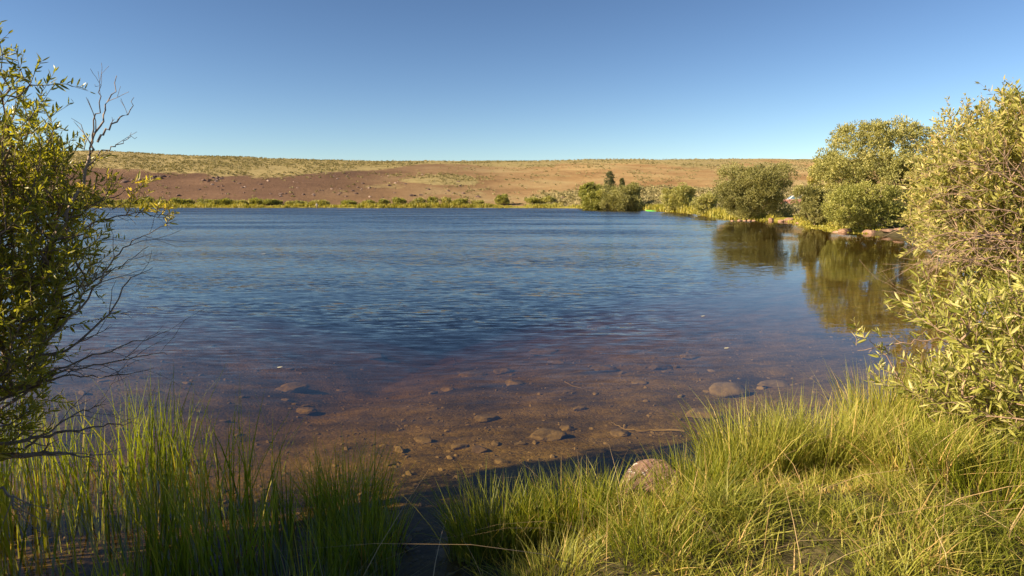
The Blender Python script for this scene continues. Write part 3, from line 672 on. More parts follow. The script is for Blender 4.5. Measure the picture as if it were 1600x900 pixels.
def far_bush(name, label, cat, loc, lobes, nclump, nleaf, rc, L, seed, leafm, group=None, rmax=0.09, barkm=None):
    g = np.random.default_rng(seed+500)
    V, Fc, A, T = bush_mesh(lobes, nclump, nleaf, rc, L, seed)
    root = empty(name, loc, 0, label, cat, group)
    mesh_np('foliage', V, Fc, leafm, root, attr=A)
    sub_ = T[g.choice(len(T), min(len(T), 90), replace=False)]
    w0 = max(l[3] for l in lobes)*0.18
    segs, _ = skeleton([np.array([g.uniform(-w0, w0), g.uniform(-w0, w0), -0.1]) for _ in range(4)], sub_, g, step=0.4, wig=0.04, r0=0.010, rmax=rmax)
    Vs, Fs = tubes(segs, 4); mesh_np('stems', Vs, [Fs], barkm or M['bark'], root, smooth=True)
    return root
def base_at(px, Y):
    X = (px-800)/F*Y*1.0; z = tz(X, Y); return np.array([X, Y, z])
def bush_px(name, label, x0, x1, ytop, Y, seed, leafm, cat='bush', shape='round', dens=1.0, L=None, group=None, ybase=None):
    """a bush standing at depth Y that spans x0..x1 with its top at ytop"""
    cx = (x0+x1)/2; b = base_at(cx, Y); top = aty(cx, ytop, Y)[2]; H = max(top-b[2], 0.5); Wd = (x1-x0)/F*Y/2
    g = np.random.default_rng(seed)
    if shape == 'round':
        lobes = [(0, 0, H*.48, Wd*.68, Wd*.6, H*.40)]
        for k in range(13):
            a = g.uniform(0, 2*PI); rr_ = g.uniform(.3, .8)
            s = g.uniform(.16, .45); zc = H*g.uniform(.2, .85); lobes.append((math.cos(a)*Wd*rr_, math.sin(a)*Wd*rr_*.8, min(zc, H*(1-s*.62)), Wd*s, Wd*s*.9, H*s*.62))
    else:
        lobes = [(0, 0, H*.5, Wd*.8, Wd*.8, H*.5), (0, 0, H*.75, Wd*.5, Wd*.5, H*.25)]
    lobes = [(l[0], l[1], l[2], l[3]*0.93, l[4], l[5]*0.93) for l in lobes]
    rc = max(0.16*Wd, 0.16); Ls = L or max(0.11, 1.5*Y/683)
    ncl = int(130*dens)+24; nl = int(np.clip(50*(rc/Ls)**2*0.75, 18, 190))
    return far_bush(name, label, cat, b, lobes, ncl, nl, rc, Ls, seed, leafm, group, rmax=0.03*H)
# big round willow tree at right (composed of its own lobes)
Yc = 45.0
def lb(px, py, rx, ry, dy=0.0):
    p = aty(px, py, Yc+dy); s = (Yc+dy)/F; return p, rx*s, ry*s
bC = base_at(1375, Yc+1.5)
lobC = []
for (px, py, rx, ry, dy) in [(1360, 240, 62, 48, 2), (1420, 235, 55, 42, 2), (1320, 262, 42, 40, 0), (1385, 285, 70, 48, 0), (1450, 280, 50, 60, 1), (1300, 300, 30, 38, 0), (1340, 215, 40, 22, 2), (1395, 212, 45, 22, 3), (1292, 262, 26, 26, 1)]:
    p, a, b_ = lb(px, py, rx, ry, dy); lobC.append((p[0]-bC[0], p[1]-bC[1], p[2]-bC[2], a, a*.9, b_))
far_bush('willow_tree', 'big rounded willow tree, the largest crown above the right bank', 'willow tree', bC, lobC, 640, 85, 0.40, 0.15, 71, M['bush_far'], rmax=0.16)
Yd2 = 42.0
bF = base_at(1385, 42.5)
lobF = []
for (px, py, rx, ry) in [(1345, 330, 42, 30), (1385, 335, 45, 26), (1320, 322, 28, 28), (1420, 340, 30, 22), (1365, 310, 45, 24)]:
    p = aty(px, py, 42.0); s = 42.0/F; lobF.append((p[0]-bF[0], g.uniform(-.5, .5), p[2]-bF[2], rx*s, rx*s*.8, ry*s))
far_bush('willow_shrub', 'bright yellow green shrub at the foot of the big willow tree, above stones', 'bush', bF, lobF, 360, 90, 0.32, 0.125, 72, M['bush_green'])
bush_px('willow_shrub', 'dark green round bush at the water left of the big willow tree', 1240, 1305, 290, 53, 73, M['bush_dark'], dens=1.5)
bush_px('willow_shrub', 'pale green willow filling the gap between the big willow tree and the golden willow', 1438, 1540, 222, 30, 137, M['willow_mid'], dens=2.2)
bush_px('willow_shrub', 'feathery pale bush showing at the upper left of the big willow tree', 1248, 1305, 236, 62, 74, M['willow_mid'], dens=1.0)
bush_px('willow_shrub', 'large lone olive willow bush at the shore with small stones before it', 1103, 1227, 257, 70, 75, M['bush_dark'], dens=3.2)
bush_px('willow_shrub', 'pale low bush touching the left side of the large lone willow bush', 1078, 1122, 300, 92, 76, M['bush_far'])
bush_px('willow_shrub', 'medium grey green bush just right of the green kayak', 1028, 1086, 289, 118, 77, M['bush_far'], dens=1.3)
bush_px('willow_shrub', 'dense rounded green bush just left of the green kayak, below the small juniper', 936, 1012, 287, 142, 78, M['bush_dark'], dens=2)
bush_px('willow_shrub', 'lower green bush joined to the left of the dense rounded bush below the juniper', 902, 950, 297, 146, 79, M['bush_green'], dens=1.3)
bush_px('willow_shrub', 'yellow green bush on the slope just left of the small juniper', 903, 944, 284, 185, 80, M['bush_green'])
bush_px('juniper_tree', 'small dark juniper standing above the shore bushes, the taller of two', 940, 962, 266, 165, 81, M['juniper'], cat='juniper', shape='col')
bush_px('juniper_tree', 'tiny dark juniper, the shorter of two, to the right of the taller one', 965, 975, 278, 168, 82, M['juniper'], cat='juniper', shape='col')
for i, (x0, x1, yt, lab, mt) in enumerate([
        (446, 478, 315, 'dark low shore bush just left of the wading person', 'bush_far'), (480, 516, 314.5, 'dark low shore bush directly behind the wading person', 'bush_far'),
        (532, 562, 315, 'small green shore bush right of the wading person', 'bush_green'), (565, 590, 314, 'small yellow green shore bush, second right of the wading person', 'bush_green'),
        (592, 614, 312, 'low bright green shore bush in the middle of the left far shore', 'bush_green'), (612, 640, 309.5, 'bright green shore bush left of two taller round ones below the slope', 'bush_green'),
        (642, 668, 310.5, 'olive green shore bush between bright green ones below the pale sage patch', 'bush_far'), (666, 688, 308.5, 'round dark green shore bush below the pale sage patch', 'bush_green'),
        (688, 708, 309, 'round green shore bush next right of the dark green one', 'bush_far'), (710, 736, 311, 'flat topped pale green shore bush', 'bush_green'),
        (738, 757, 313, 'smallest olive shore bush left of the tall single bush', 'bush_far'), (769, 797, 304, 'tall single rounded shore bush, beside the bare red bank', 'bush_green'),
        (820, 842, 309, 'bright green shore bush right of the bare red bank', 'bush_green'), (840, 868, 308, 'wider olive green shore bush right of the bare red bank', 'bush_far')]):
    p = atz((x0+x1)/2, 324.2); bush_px('shore_bush', lab, x0, x1, yt, p[1]+3.5, 100+i, M[mt], dens=0.5, group='bushes along the far shore')
# low green growth that lines the far shore
def tufts(points, H, Wd, g, nb=9, wb=0.05):
    n = len(points); P = np.repeat(points, nb, 0)+g.normal(size=(n*nb, 3))*np.array([1, 1, 0])*np.repeat(Wd, nb)[:, None]
    Hh = np.repeat(H, nb)*g.uniform(.5, 1.15, n*nb); D = np.array([0, 0, 1.0])+g.normal(size=P.shape)*.35; D = unit(D)
    s = unit(np.cross(D, rand_dirs(len(P), g)))*(wb*g.uniform(.6, 1.4, len(P)))[:, None]
    V = np.stack([P-s, P+s, P+D*Hh[:, None]*.6+s*.8, P+D*Hh[:, None], P+D*Hh[:, None]*.6-s*.8], 1).reshape(-1, 3)
    o = (np.arange(len(P))*5)[:, None]
    return V, [o+np.array([[0, 1, 2, 3, 4]])], [np.clip(np.repeat(g.normal(.5, .2, n), nb)+g.normal(0, .1, n*nb), 0, 1)]
g = np.random.default_rng(55)
pts = []
for i in range(len(farpx)-1):
    a = np.array(far[i]); b = np.array(far[i+1]); d = b-a; ln = np.hypot(*d); nrm = np.array([d[1], -d[0]])/ln
    if i < 2: continue
    dist = np.hypot(*((a+b)/2)); dens = 7.0*(100/dist)**1.0 if dist < 100 else 6.0
    n = int(ln*dens); t = g.random(n)[:, None]; wd = 3.2 if dist > 150 else 2.2*dist/110
    q = a+d*t+nrm*g.uniform(-0.6, wd, (n, 1)); pts.append(q)
q = np.concatenate(pts); z, s = terrain(q[:, 0], q[:, 1])
ppx, _ = topix(np.stack([q[:, 0], q[:, 1], z], 1))
bare = ((ppx > 797) & (ppx < 822)) | ((ppx > 868) & (ppx < 900)) | ((ppx > 1195) & (ppx < 1246))
ok = (s > -0.9) & (~bare | (g.random(len(q)) < .15))
q = q[ok]; z = np.maximum(z[ok], -0.05); dd = np.hypot(q[:, 0], q[:, 1])
hh = np.clip(0.7+fbm(q[:, 0]*.15, q[:, 1]*.15, 3, 77)*2.2, .25, 1.6)*np.clip(dd/110, .45, 1.2)
V, Fc, A = tufts(np.stack([q[:, 0], q[:, 1], z], 1), hh, np.clip(dd/110, .3, 1)*.35, g, 12, 0.06)
tag(mesh_np('shore_grass', V, Fc, M['shore'], attr=A), 'yellow green grass and sedge lining the far shore', 'grass', kind='stuff')
# rank of low willows behind the grass on the left part of the far shore
g = np.random.default_rng(56)
k = 0
ORD = ['first', 'second', 'third', 'fourth', 'fifth', 'sixth', 'seventh', 'eighth', 'ninth', 'tenth', 'eleventh', 'twelfth', 'thirteenth', 'fourteenth', 'fifteenth', 'sixteenth']
for px in np.arange(130, 445, 21.0):
    x = px+g.uniform(-5, 5); p = atz(x, 324.2)
    side = 'left' if x < 280 else 'right'
    bush_px('shore_bush', ORD[k]+' low yellow green shrub from the left in the row along the left far shore', x-g.uniform(12, 18), x+g.uniform(12, 18), g.uniform(308.5, 314), p[1]+5, 140+k, M['bush_green' if k % 3 else 'bush_far'], dens=.3, group='low row of shrubs on the left far shore'); k += 1

# ------------------------------------------------------------------ sagebrush on the hill
g = np.random.default_rng(61)
def sample_hill(n):
    a = g.uniform(R(-43), R(44), n); r = np.sqrt(g.uniform(85**2, 470**2, n)); x = r*np.sin(a); y = r*np.cos(a)
    z, s = terrain(x, y); ok = s > 4.5; x, y, z = x[ok], y[ok], z[ok]; zn, low = zone_of(x, y, z)
    px, py = topix(np.stack([x, y, z], 1))
    pr = np.clip(zn*0.9+0.07, 0, 1)*np.where(low > .3, 1.6, 1.0)*np.interp(np.hypot(x, y), [90, 200, 450], [1.0, 1.0, .55])
    pr = pr*np.clip(.75+fbm(x*.05, y*.035, 4, 91)*4.5, .12, 1.3)
    ok = g.random(len(x)) < pr*0.8
    return np.stack([x, y, z], 1)[ok], low[ok], zn[ok]
P, low, zn = sample_hill(70000)
SZ = g.uniform(.28, .75, len(P))*np.where(low > .3, 1.25, 1.0)
dist = np.hypot(P[:, 0], P[:, 1]); px, py = topix(P)
score = np.where((px > 120) & (px < 1265), SZ/dist, 0); order = np.argsort(-score); ind = order[:300]; rest = order[300:]
# low-poly dome tuft, many leaf faces each
def sage_mesh(seed, n=120):
    g2 = np.random.default_rng(seed); d = rand_dirs(n, g2); d[:, 2] = np.abs(d[:, 2]); Pn = d*np.array([1, 1, .75])*g2.uniform(.45, 1, (n, 1))
    V, Fc, A = leaves(Pn, d+g2.normal(size=(n, 3))*.4+np.array([0, 0, .3]), .38*g2.uniform(.6, 1.2, n), .2, g2)
    return V, Fc, A
protos = []
for sdn in range(4):
    V, Fc, A = sage_mesh(sdn)
    o = mesh_np('sagebrush', V, Fc, M['sage'], attr=A); tag(o, 'low rounded grey green sagebrush on the dry ground beyond the lake', 'sagebrush', 'sagebrush scattered below the hill'); protos.append(o)
for j, i in enumerate(ind):
    o = protos[j] if j < 4 else protos[j % 4].copy()
    if j >= 4: COL.objects.link(o)
    o.location = tuple(float(v) for v in P[i]); o.rotation_euler = (0, 0, float(g.uniform(0, 6.28))); s_ = float(SZ[i]*1.1); o.scale = (s_, s_, s_)
nb = 10; n = len(rest); d = rand_dirs(n*nb, g); d[:, 2] = np.abs(d[:, 2])
Sr = np.repeat(SZ[rest], nb); Pn = np.repeat(P[rest], nb, 0)+d*Sr[:, None]*np.array([1, 1, .8])*.55
V, Fc, A = leaves(Pn, d+g.normal(size=d.shape)*.6+np.array([0, 0, .5]), Sr*.75, Sr*.6, g)
A = [np.clip(np.repeat(g.normal(.5, .22, n), nb)+g.normal(0, .08, n*nb), 0, 1)]
tag(mesh_np('hill_scrub', V, Fc, M['sage_olive'], attr=A), 'olive and grey low scrub dotted over the whole hillside', 'scrub', kind='stuff')

# ------------------------------------------------------------------ rocks
def rock_mesh(seed, sub_=3, flat=0.6, rough=0.25, angular=0.0):
    import bmesh
    g2 = np.random.default_rng(seed); bm = bmesh.new(); bmesh.ops.create_icosphere(bm, subdivisions=sub_, radius=1.0)
    V = np.array([v.co[:] for v in bm.verts]); Fc = np.array([[v.index for v in f.verts] for f in bm.faces]); bm.free()
    for _ in range(7 if angular else 4):                       # cut planar facets
        n_ = rand_dirs(1, g2)[0]; dcut = g2.uniform(.55, .85); e = V@n_-dcut; V = V-np.outer(np.maximum(e, 0)*(0.95 if angular else .7), n_)
    V = V*(1+rough*(fbm(V[:, 0]*1.7+seed, V[:, 1]*1.7+V[:, 2]*2.1, 4, seed)))[:, None]
    V = V*np.array([1, g2.uniform(.6, .9), flat]); return V, Fc
def rock(name, label, loc, size, mat, seed, flat=.6, rz=None, group=None, sub_=3, angular=0, cat='rock', sink=.25, rough=.3, link=True):
    V, Fc = rock_mesh(seed, sub_, flat, rough, angular); V = V*size
    o = mesh_np(name, V, [Fc], mat, smooth=not angular); o.location = (float(loc[0]), float(loc[1]), float(loc[2]+size*flat*(1-2*sink)*.9)); o.rotation_euler = (0, 0, rz if rz is not None else seed*1.3 % 6.28)
    return tag(o, label, cat, group)
g = np.random.default_rng(90)
RK = [(1140, 618, 26, .55, 'rounded brown rock under water, largest one off the tall pale grass', 'rock', 2), (1210, 604, 20, .3, 'flat pale rock under water right of the rounded brown one', 'rock', 0),
      (856, 684, 25, .45, 'long tilted rock under water with a dark hollow at its right end', 'rock', 1), (885, 672, 11, .5, 'small pointed rock against the right end of the long tilted rock', 'rock', 1),
      (760, 657, 18, .4, 'flat pale angular rock under water left of the long tilted rock', 'rock', 1), (804, 602, 13, .6, 'small rock with a black shadow under water, above the flat pale angular one', 'rock', 1),
      (738, 587, 18, .3, 'flat square rock under water farther out from the small shadowed one', 'rock', 1), (788, 582, 15, .35, 'tilted slab under water right of the flat square rock', 'rock', 1),
      (850, 553, 20, .3, 'pale wide slab under water far out in the middle', 'rock', 0), (870, 568, 12, .35, 'small slab just below the pale wide slab far out', 'rock', 1),
      (942, 580, 20, .35, 'dark grey slab under water above the thin curved stick', 'rock_dark', 1), (1030, 577, 17, .4, 'small dark rock under water right of the dark grey slab', 'rock_dark', 1),
      (968, 680, 14, .45, 'pointed rock touching the left end of the sunken branch', 'rock', 1), (1056, 712, 15, .6, 'black rock under water behind the lichen boulder', 'rock_dark', 1),
      (1085, 722, 14, .5, 'brown rock under water right of the black one', 'rock', 0), (752, 706, 13, .5, 'round dark rock at the edge of the shade under water', 'rock_dark', 0),
      (718, 700, 11, .5, 'small pale rock beside the round dark rock at the shade edge', 'rock', 0), (660, 690, 14, .35, 'small square rock under water near the reeds', 'rock', 1),
      (457, 610, 20, .4, 'wide orange brown rock under water just beyond the reeds', 'rock', 0), (478, 645, 14, .4, 'small orange brown rock close to the reeds, nearest the blade tips', 'rock', 0),
      (1100, 650, 26, .25, 'faint round flat rock under water before the tall pale grass', 'rock', 0), (590, 562, 16, .4, 'dark rock under the ripples left of centre', 'rock_dark', 1),
      (700, 610, 10, .4, 'small half buried stone in the gravel above the flat square rocks', 'rock', 0), (905, 640, 10, .4, 'small stone alone under water right of the pale angular rock', 'rock', 1),
      (1000, 600, 11, .4, 'small brown stone right of the thin curved stick', 'rock', 0), (1075, 560, 15, .35, 'faint flat stone under the ripples at right', 'rock', 1),
      (985, 720, 10, .5, 'small stone under water left of the lichen boulder top', 'rock', 0), (935, 515, 16, .4, 'farthest faint stone visible under the ripples', 'rock', 0)]
for i, (px, py, r, fl, lab, mt, ang) in enumerate(RK):
    p = onbed(px, py); s = 1.2*r/F*np.linalg.norm(p-np.array([0, 0, 2])); fl = fl*.8; rock('submerged_rock', lab, p, s, M[mt], 200+i, fl, angular=(ang != 2), rough=.45, rz=g.uniform(-.3, .3), group='rocks lying under the shallow water')
# medium stones and gravel on the bed
Vb, Fb = rock_mesh(3, 1, .55, .3, 1)
n = 5200; y = 3.2+11*g.random(n)**1.5; x = (g.uniform(-.8, .8, n))*y; z, s = terrain(x, y); ok = s < -.05; x, y, z = x[ok], y[ok], z[ok]; n = len(x)
sz = np.exp(g.normal(-4.2, .6, n)); bigs = g.random(n) < .02; sz = np.where(bigs, g.uniform(.04, .10, n), sz); rot = g.uniform(0, 6.28, n); sz = np.minimum(sz, .10); hz_ = np.where(bigs, .55, 1.0)
V = np.stack([Vb[None, :, 0]*np.cos(rot)[:, None]-Vb[None, :, 1]*np.sin(rot)[:, None], Vb[None, :, 0]*np.sin(rot)[:, None]+Vb[None, :, 1]*np.cos(rot)[:, None], Vb[None, :, 2]*hz_[:, None]], -1)*sz[:, None, None]+np.stack([x, y, z+sz*.1], 1)[:, None]
Fg = (Fb[None]+(np.arange(n)*len(Vb))[:, None, None]).reshape(-1, 3)
tag(mesh_np('lakebed_gravel', V.reshape(-1, 3), [Fg], M['rock']), 'loose brown gravel and pebbles under the shallow water', 'gravel', kind='stuff')
# foreground lichen boulder and the small one before it
def boulder(px, py, w, label, seed, flat, rz):
    p = onbed(px, py) if py < 760 else aty(px, py, 4.45)
    return p
pb = aty(1022, 760, 4.2)
rock('boulder', 'pinkish lichen spotted boulder at the water edge, behind the bank grass', (pb[0], 4.27, 0.03), 0.205, M['boulder'], 311, .80, rz=0.2, cat='boulder', sub_=5, sink=.10, rough=.35)
pb = aty(986, 778, 4.0)
rock('boulder', 'small rounded rock leaning against the front left of the lichen boulder', (pb[0]+.02, 4.05, 0.10), 0.10, M['boulder'], 315, .8, rz=0.5, cat='boulder', sub_=4, sink=.15)
# stones at the right and far bank
for i, (px, py, r, fl, lab, ang, Y) in enumerate([
        (1357, 361, 11, .45, 'orange pink block at the waterline below the bright shrub', 1, 41.5), (1318, 360, 11, .45, 'brown stone at the waterline left of the orange pink block', 1, 43), (1306, 361, 6, .4, 'small dark stone left of the brown stone', 1, 43.2),
        (1385, 366, 14, .22, 'long flat pinkish slab at the waterline right of the orange block', 1, 40), (1405, 369, 10, .25, 'short flat slab at the right end of the long slab', 1, 39),
        (1204, 339, 5, .9, 'upright reddish stone on the low bank right of the lone bush', 1, 66), (1219, 343, 5, .6, 'grey stone at the waterline right of the upright reddish one', 0, 64), (1231, 341, 8, .6, 'largest pink stone on the low bank, left of the dark round bush', 1, 65),
        (1247, 347, 6, .4, 'flat stone at the water by the foot of the dark round bush', 1, 60), (1143, 345.5, 3, .6, 'leftmost of the small stones in the water before the lone bush', 0, 66), (1154, 345.2, 3.6, .6, 'second from left of the small stones in the water before the lone bush', 0, 66.2),
        (1162, 345.2, 3, .6, 'middle one of the small stones in the water before the lone bush', 0, 66.3), (1169, 345, 3.4, .6, 'fourth of the small stones in the water before the lone bush', 0, 66.4), (1176, 344.8, 3, .6, 'rightmost of the small stones in the water before the lone bush', 0, 66.6),
        (1031, 326.5, 3.5, .8, 'whitish stone on the shore right below the green kayak', 0, 125.5), (1036, 323.5, 2.6, .6, 'small pale stone behind the whitish one near the green kayak', 1, 128)]):
    X = (px-800)/F*Y; z = max(tz(X, Y), -.05); s = r/F*Y; rock('shore_rock', lab, (X, Y, z), s, M['rock_pink'], 240+i, fl, angular=ang, rz=g.uniform(-.4, .4), sink=.15, group='stones at the far and right waterline')
# hill rocks
protoR = []
for sdn in range(5):
    V, Fc = rock_mesh(400+sdn, 2, .6, .4, 1)
    o = mesh_np('hill_rock', V, [Fc], M['rock_hill_pale' if sdn == 4 else 'rock_hill']); protoR.append(o)
g = np.random.default_rng(99); used = set(); cnt = 0
cl = [(232, 279, 12, 2), (330, 281, 10, 2.5), (200, 283, 14, 3), (255, 276, 12, 2), (340, 279, 7, 2)]
cand = []
for (cx_, cy_, sx_, sy_) in cl:
    for _ in range(7): cand.append((cx_+g.normal()*sx_*.7, cy_+g.normal()*sy_*.7, g.uniform(.5, 1.3), 0))
for _ in range(50): cand.append((g.uniform(150, 720), g.uniform(284, 309), g.uniform(.3, .9), 0))
for _ in range(26): cand.append((g.uniform(150, 700), g.uniform(272, 308), g.uniform(.35, .8), 1))
for _ in range(12): cand.append((g.uniform(430, 900), g.uniform(300, 309), g.uniform(.4, 1.0), 0))
# depth lookup along the ray
def hit_hill(px, py):
    d = ray(px, py); t = np.linspace(150, 500, 700); Pq = np.array([0, 0, CAMZ])+d*t[:, None]; zz, _ = terrain(Pq[:, 0], Pq[:, 1])
    b = np.where(Pq[:, 2] < zz)[0]
    return Pq[b[0]] if len(b) else None
for j, (px_, py_, s_, pale_) in enumerate(cand):
    p = hit_hill(px_, py_)
    if p is None: continue
    k = 4 if pale_ else j % 4
    o = protoR[k] if k not in used else protoR[k].copy()
    if k in used: COL.objects.link(o)
    used.add(k); s_ = float(s_); o.location = tuple(float(v) for v in p); o.rotation_euler = (0, 0, float(g.uniform(0, 6.28))); o.scale = (s_, s_, s_)
    if pale_: tag(o, 'pale pinkish rock lying on the bare brown slope', 'rock', 'pale rocks on the bare slope')
    else: tag(o, 'dark brown rock lying on the bare slope across the lake', 'rock', 'dark rocks on the bare slope')

# ------------------------------------------------------------------ grass and reeds of the near bank
def blades(P, H, W, g, lean=.35, az=None, segs=4, droop=.35):
    n = len(P); a = g.uniform(0, 2*PI, n) if az is None else az
    ld = np.stack([np.cos(a), np.sin(a), np.zeros(n)], 1); ln = np.abs(g.normal(0, lean, n))
    fa = g.uniform(0, PI, n); s = np.stack([np.cos(fa), np.sin(fa), np.zeros(n)], 1)
    dr = droop*g.uniform(0, 1, n)**2
    V = []
    for k in range(segs+1):
        f = k/segs; c_ = P+np.array([0, 0, 1.])*(H*(f-dr*f*f*f*.5))[:, None]+ld*(H*(ln*f+(ln*.8+dr)*f*f))[:, None]
        wv = (W*(1-f**1.6)*(.75+.5*min(f*3, 1)*.5))[:, None]
        if k < segs: V += [c_-s*wv*.5, c_+s*wv*.5]
        else: V += [c_]
    V = np.stack(V, 1); m = V.shape[1]; o = (np.arange(n)*m)[:, None]
    q = np.concatenate([o+np.array([[2*k, 2*k+1, 2*k+3, 2*k+2]]) for k in range(segs-1)]); t = o+np.array([[2*segs-2, 2*segs-1, 2*segs]])
    r = np.clip(g.normal(.42, .2, n), 0, .9); st_ = g.random(n) < .07; r = np.where(st_, g.uniform(.9, 1, n), r)
    return V.reshape(-1, 3), [q, t], [np.tile(r, segs-1), r]
g = np.random.default_rng(120)
def field(name, label, cat, n, reg, h, wd, mat, mask=None, lean=.2, clump=None, droop=.3, kind='stuff', minz=-.4, clumps=0, cr=.15, az=None, segs=4):
    if clumps:
        cx_ = np.stack([g.uniform(reg[0], reg[1], clumps), g.uniform(reg[2], reg[3], clumps)], 1); c_ = cx_[g.integers(0, clumps, n)]+g.normal(size=(n, 2))*cr*g.uniform(.4, 1.2, (n, 1))
        x, y = c_[:, 0], c_[:, 1]
    else: x = g.uniform(reg[0], reg[1], n); y = g.uniform(reg[2], reg[3], n)
    z, s = terrain(x, y); ok = np.ones(len(x), bool)
    if mask is not None: ok &= mask(x, y, z, s)
    x, y, z = x[ok], y[ok], z[ok]; n = len(x)
    H = h(x, y)*g.uniform(.55, 1.15, n); base = np.minimum(z, 0.6)
    H = H+np.maximum(-z, 0)
    V, Fc, A = blades(np.stack([x, y, z-.01], 1), H, wd*g.uniform(.6, 1.3, n), g, lean, droop=droop, az=None if az is None else az(n), segs=segs)
    sh = fbm(x*2.6, y*2.6, 4, 44)*1.1+.03; A = [np.clip(A[0]+np.tile(sh, segs-1), 0, 1), np.clip(A[1]+sh, 0, 1)]
    o = mesh_np(name, V, Fc, mat, attr=A); return tag(o, label, cat, kind=kind)
def CLR(x, y): return ~((np.abs(x-.9) < .27) & (y > 3.78) & (y < 4.5))
# reeds in the water on the left
def reedmask(x, y, z, s):
    px, py = topix(np.stack([x, y, np.zeros(len(x))], 1))
    dens = .40+fbm(x*2.2, y*2.2, 3, 5)*3.6
    e = y < np.interp(px, [-200, 0, 100, 250, 400, 480, 640, 700], [5.2, 5.3, 5.35, 5.2, 4.75, 4.4, 4.2, 3.8])+g.normal(0, .12, len(x))
    return (g.random(len(x)) < dens) & e & (s < .25) & (px < 625) & (px > -300) & (y > 2.6)
field('reeds', 'green reeds standing in the shallow water at the left', 'reeds', 6800, (-4.6, -.55, 2.6, 5.6), lambda x, y: .34+.18*sstep(3.3, 4.6, y)+.14*sstep(-1.2, -2.0, x)+fbm(x*2.2, y*2.2, 3, 8)*.7, .0125, M['reed'], reedmask, .10, droop=.15, clumps=260, cr=.12)
def straw_mask(x, y, z, s): return (s > -.35) & CLR(x, y) & (y > 2.4)
field('dead_grass', 'dry straw coloured stalks bent among the green bank grass', 'grass', 300, (-1.3, 4.2, 2.5, 5.4), lambda x, y: .42+0*x, .0055, leaf_mat('dry_straw', [(0, (0.30, 0.20, 0.09)), (0.5, (0.52, 0.36, 0.18)), (1, (0.68, 0.52, 0.30))], 0.2), straw_mask, .7, droop=1.2, clumps=140, cr=.10)
# short grass along the near bank at the left and centre
field('bank_grass', 'short shaded grass along the near bank at the left', 'grass', 9000, (-4.0, -.6, 1.6, 3.3), lambda x, y: .17+0*x, .005, M['grass'], lambda x, y, z, s: s > -.08, .3, segs=3)
field('bank_grass', 'matted short grass covering the right near bank', 'grass', 62000, (-.45, 5.2, 1.7, 6.0), lambda x, y: .12+np.clip(fbm(x*2.2, y*2.2, 4, 9)*.5, -.06, .25), .0066, M['grass'], lambda x, y, z, s: (s > .04) & CLR(x, y) & (g.random(len(x)) < .7+fbm(x*3, y*3, 3, 15)*2.0), .55, droop=.8, segs=3)
field('pale_grass', 'paler dry grass mixed through the right near bank', 'grass', 17000, (.6, 5.0, 2.2, 5.6), lambda x, y: .15+fbm(x*2.5, y*2.5, 3, 19)*.3, .0066, M['pale_grass'], lambda x, y, z, s: (s > .04) & CLR(x, y), .55, clumps=330, cr=.07, droop=.9)
# tussocks, each a thing
def tussock(label, px, Y, n, rad, h, mat, wd=.0085, lean=.22, ell=1.0, droop=.3, seed=0):
    g2 = np.random.default_rng(seed+700); X = (px-800)/F*Y*1.06
    a = g2.uniform(0, 2*PI, n); r = rad*np.sqrt(g2.random(n)); x = X+np.cos(a)*r; y = Y+np.sin(a)*r*ell
    z, s = terrain(x, y); azz = a+g2.normal(0, .8, n); z0 = tz(X, Y)
    H = h*g2.uniform(.5, 1.12, n)+np.maximum(-z, 0)
    V, Fc, A = blades(np.stack([x, y, z-.01], 1), H, wd*g2.uniform(.6, 1.25, n), g2, lean, az=azz, droop=droop)
    o = mesh_np('grass_tussock', V-np.array([X, Y, z0]), Fc, mat, attr=A); o.location = (X, Y, z0)
    return tag(o, label, 'grass tussock')
tussock('bright green tussock standing in the water at the right end of the reeds', 545, 4.35, 330, .24, .46, M['reed'], seed=1, lean=.14)
tussock('lower green tussock in front of the bright one at the right end of the reeds', 575, 3.8, 240, .18, .34, M['reed'], seed=2, lean=.16)
tussock('short pale tuft at the bottom left of centre', 500, 3.05, 420, .17, .20, M['pale_grass'], wd=.0045, lean=.5, seed=3)
tussock('green tussock at the left end of the middle bank, over the dark water', 775, 3.75, 560, .27, .40, M['grass'], seed=4, lean=.18)
tussock('green tussock in the middle bank, between the left one and the boulder', 880, 3.85, 600, .26, .38, M['grass'], seed=5, lean=.17)
tussock('green tussock directly in front of the lichen boulder on its left', 940, 4.0, 420, .17, .38, M['grass'], seed=6, lean=.17)
tussock('low grass tuft in front of the lichen boulder', 1025, 3.72, 200, .22, .22, M['grass'], seed=7, lean=.24)
tussock('green tussock just right of the lichen boulder', 1085, 4.1, 620, .25, .40, M['grass'], seed=8, lean=.2)
tussock('tall pale yellow tussock right of the lichen boulder', 1165, 4.55, 900, .30, .62, M['pale_grass'], seed=9, lean=.15, droop=.4)
tussock('tall pale yellow tussock, the widest on the right bank', 1255, 4.65, 1000, .34, .62, M['pale_grass'], seed=10, lean=.17, droop=.45)
tussock('grey green tussock at the water edge left of the silvery willow', 1368, 5.35, 700, .30, .66, M['pale_grass'], seed=11, lean=.16)
tussock('drooping pale tussock in front of the silvery willow', 1330, 4.55, 700, .30, .48, M['pale_grass'], seed=12, lean=.25, droop=.5)
tussock('dense pale tuft at the foot of the silvery willow', 1420, 4.2, 700, .30, .40, M['pale_grass'], seed=13, lean=.32, droop=.5)
tussock('bright green tuft in the bottom right corner', 1540, 3.9, 800, .38, .34, M['grass'], seed=14, lean=.3, droop=.4)
tussock('short pale tuft at the bottom just right of centre', 860, 3.05, 500, .24, .20, M['pale_grass'], wd=.0045, seed=15, lean=.45)
tussock('short green tuft at the bottom below the boulder', 1010, 3.15, 500, .26, .22, M['grass'], wd=.005, seed=16, lean=.4)

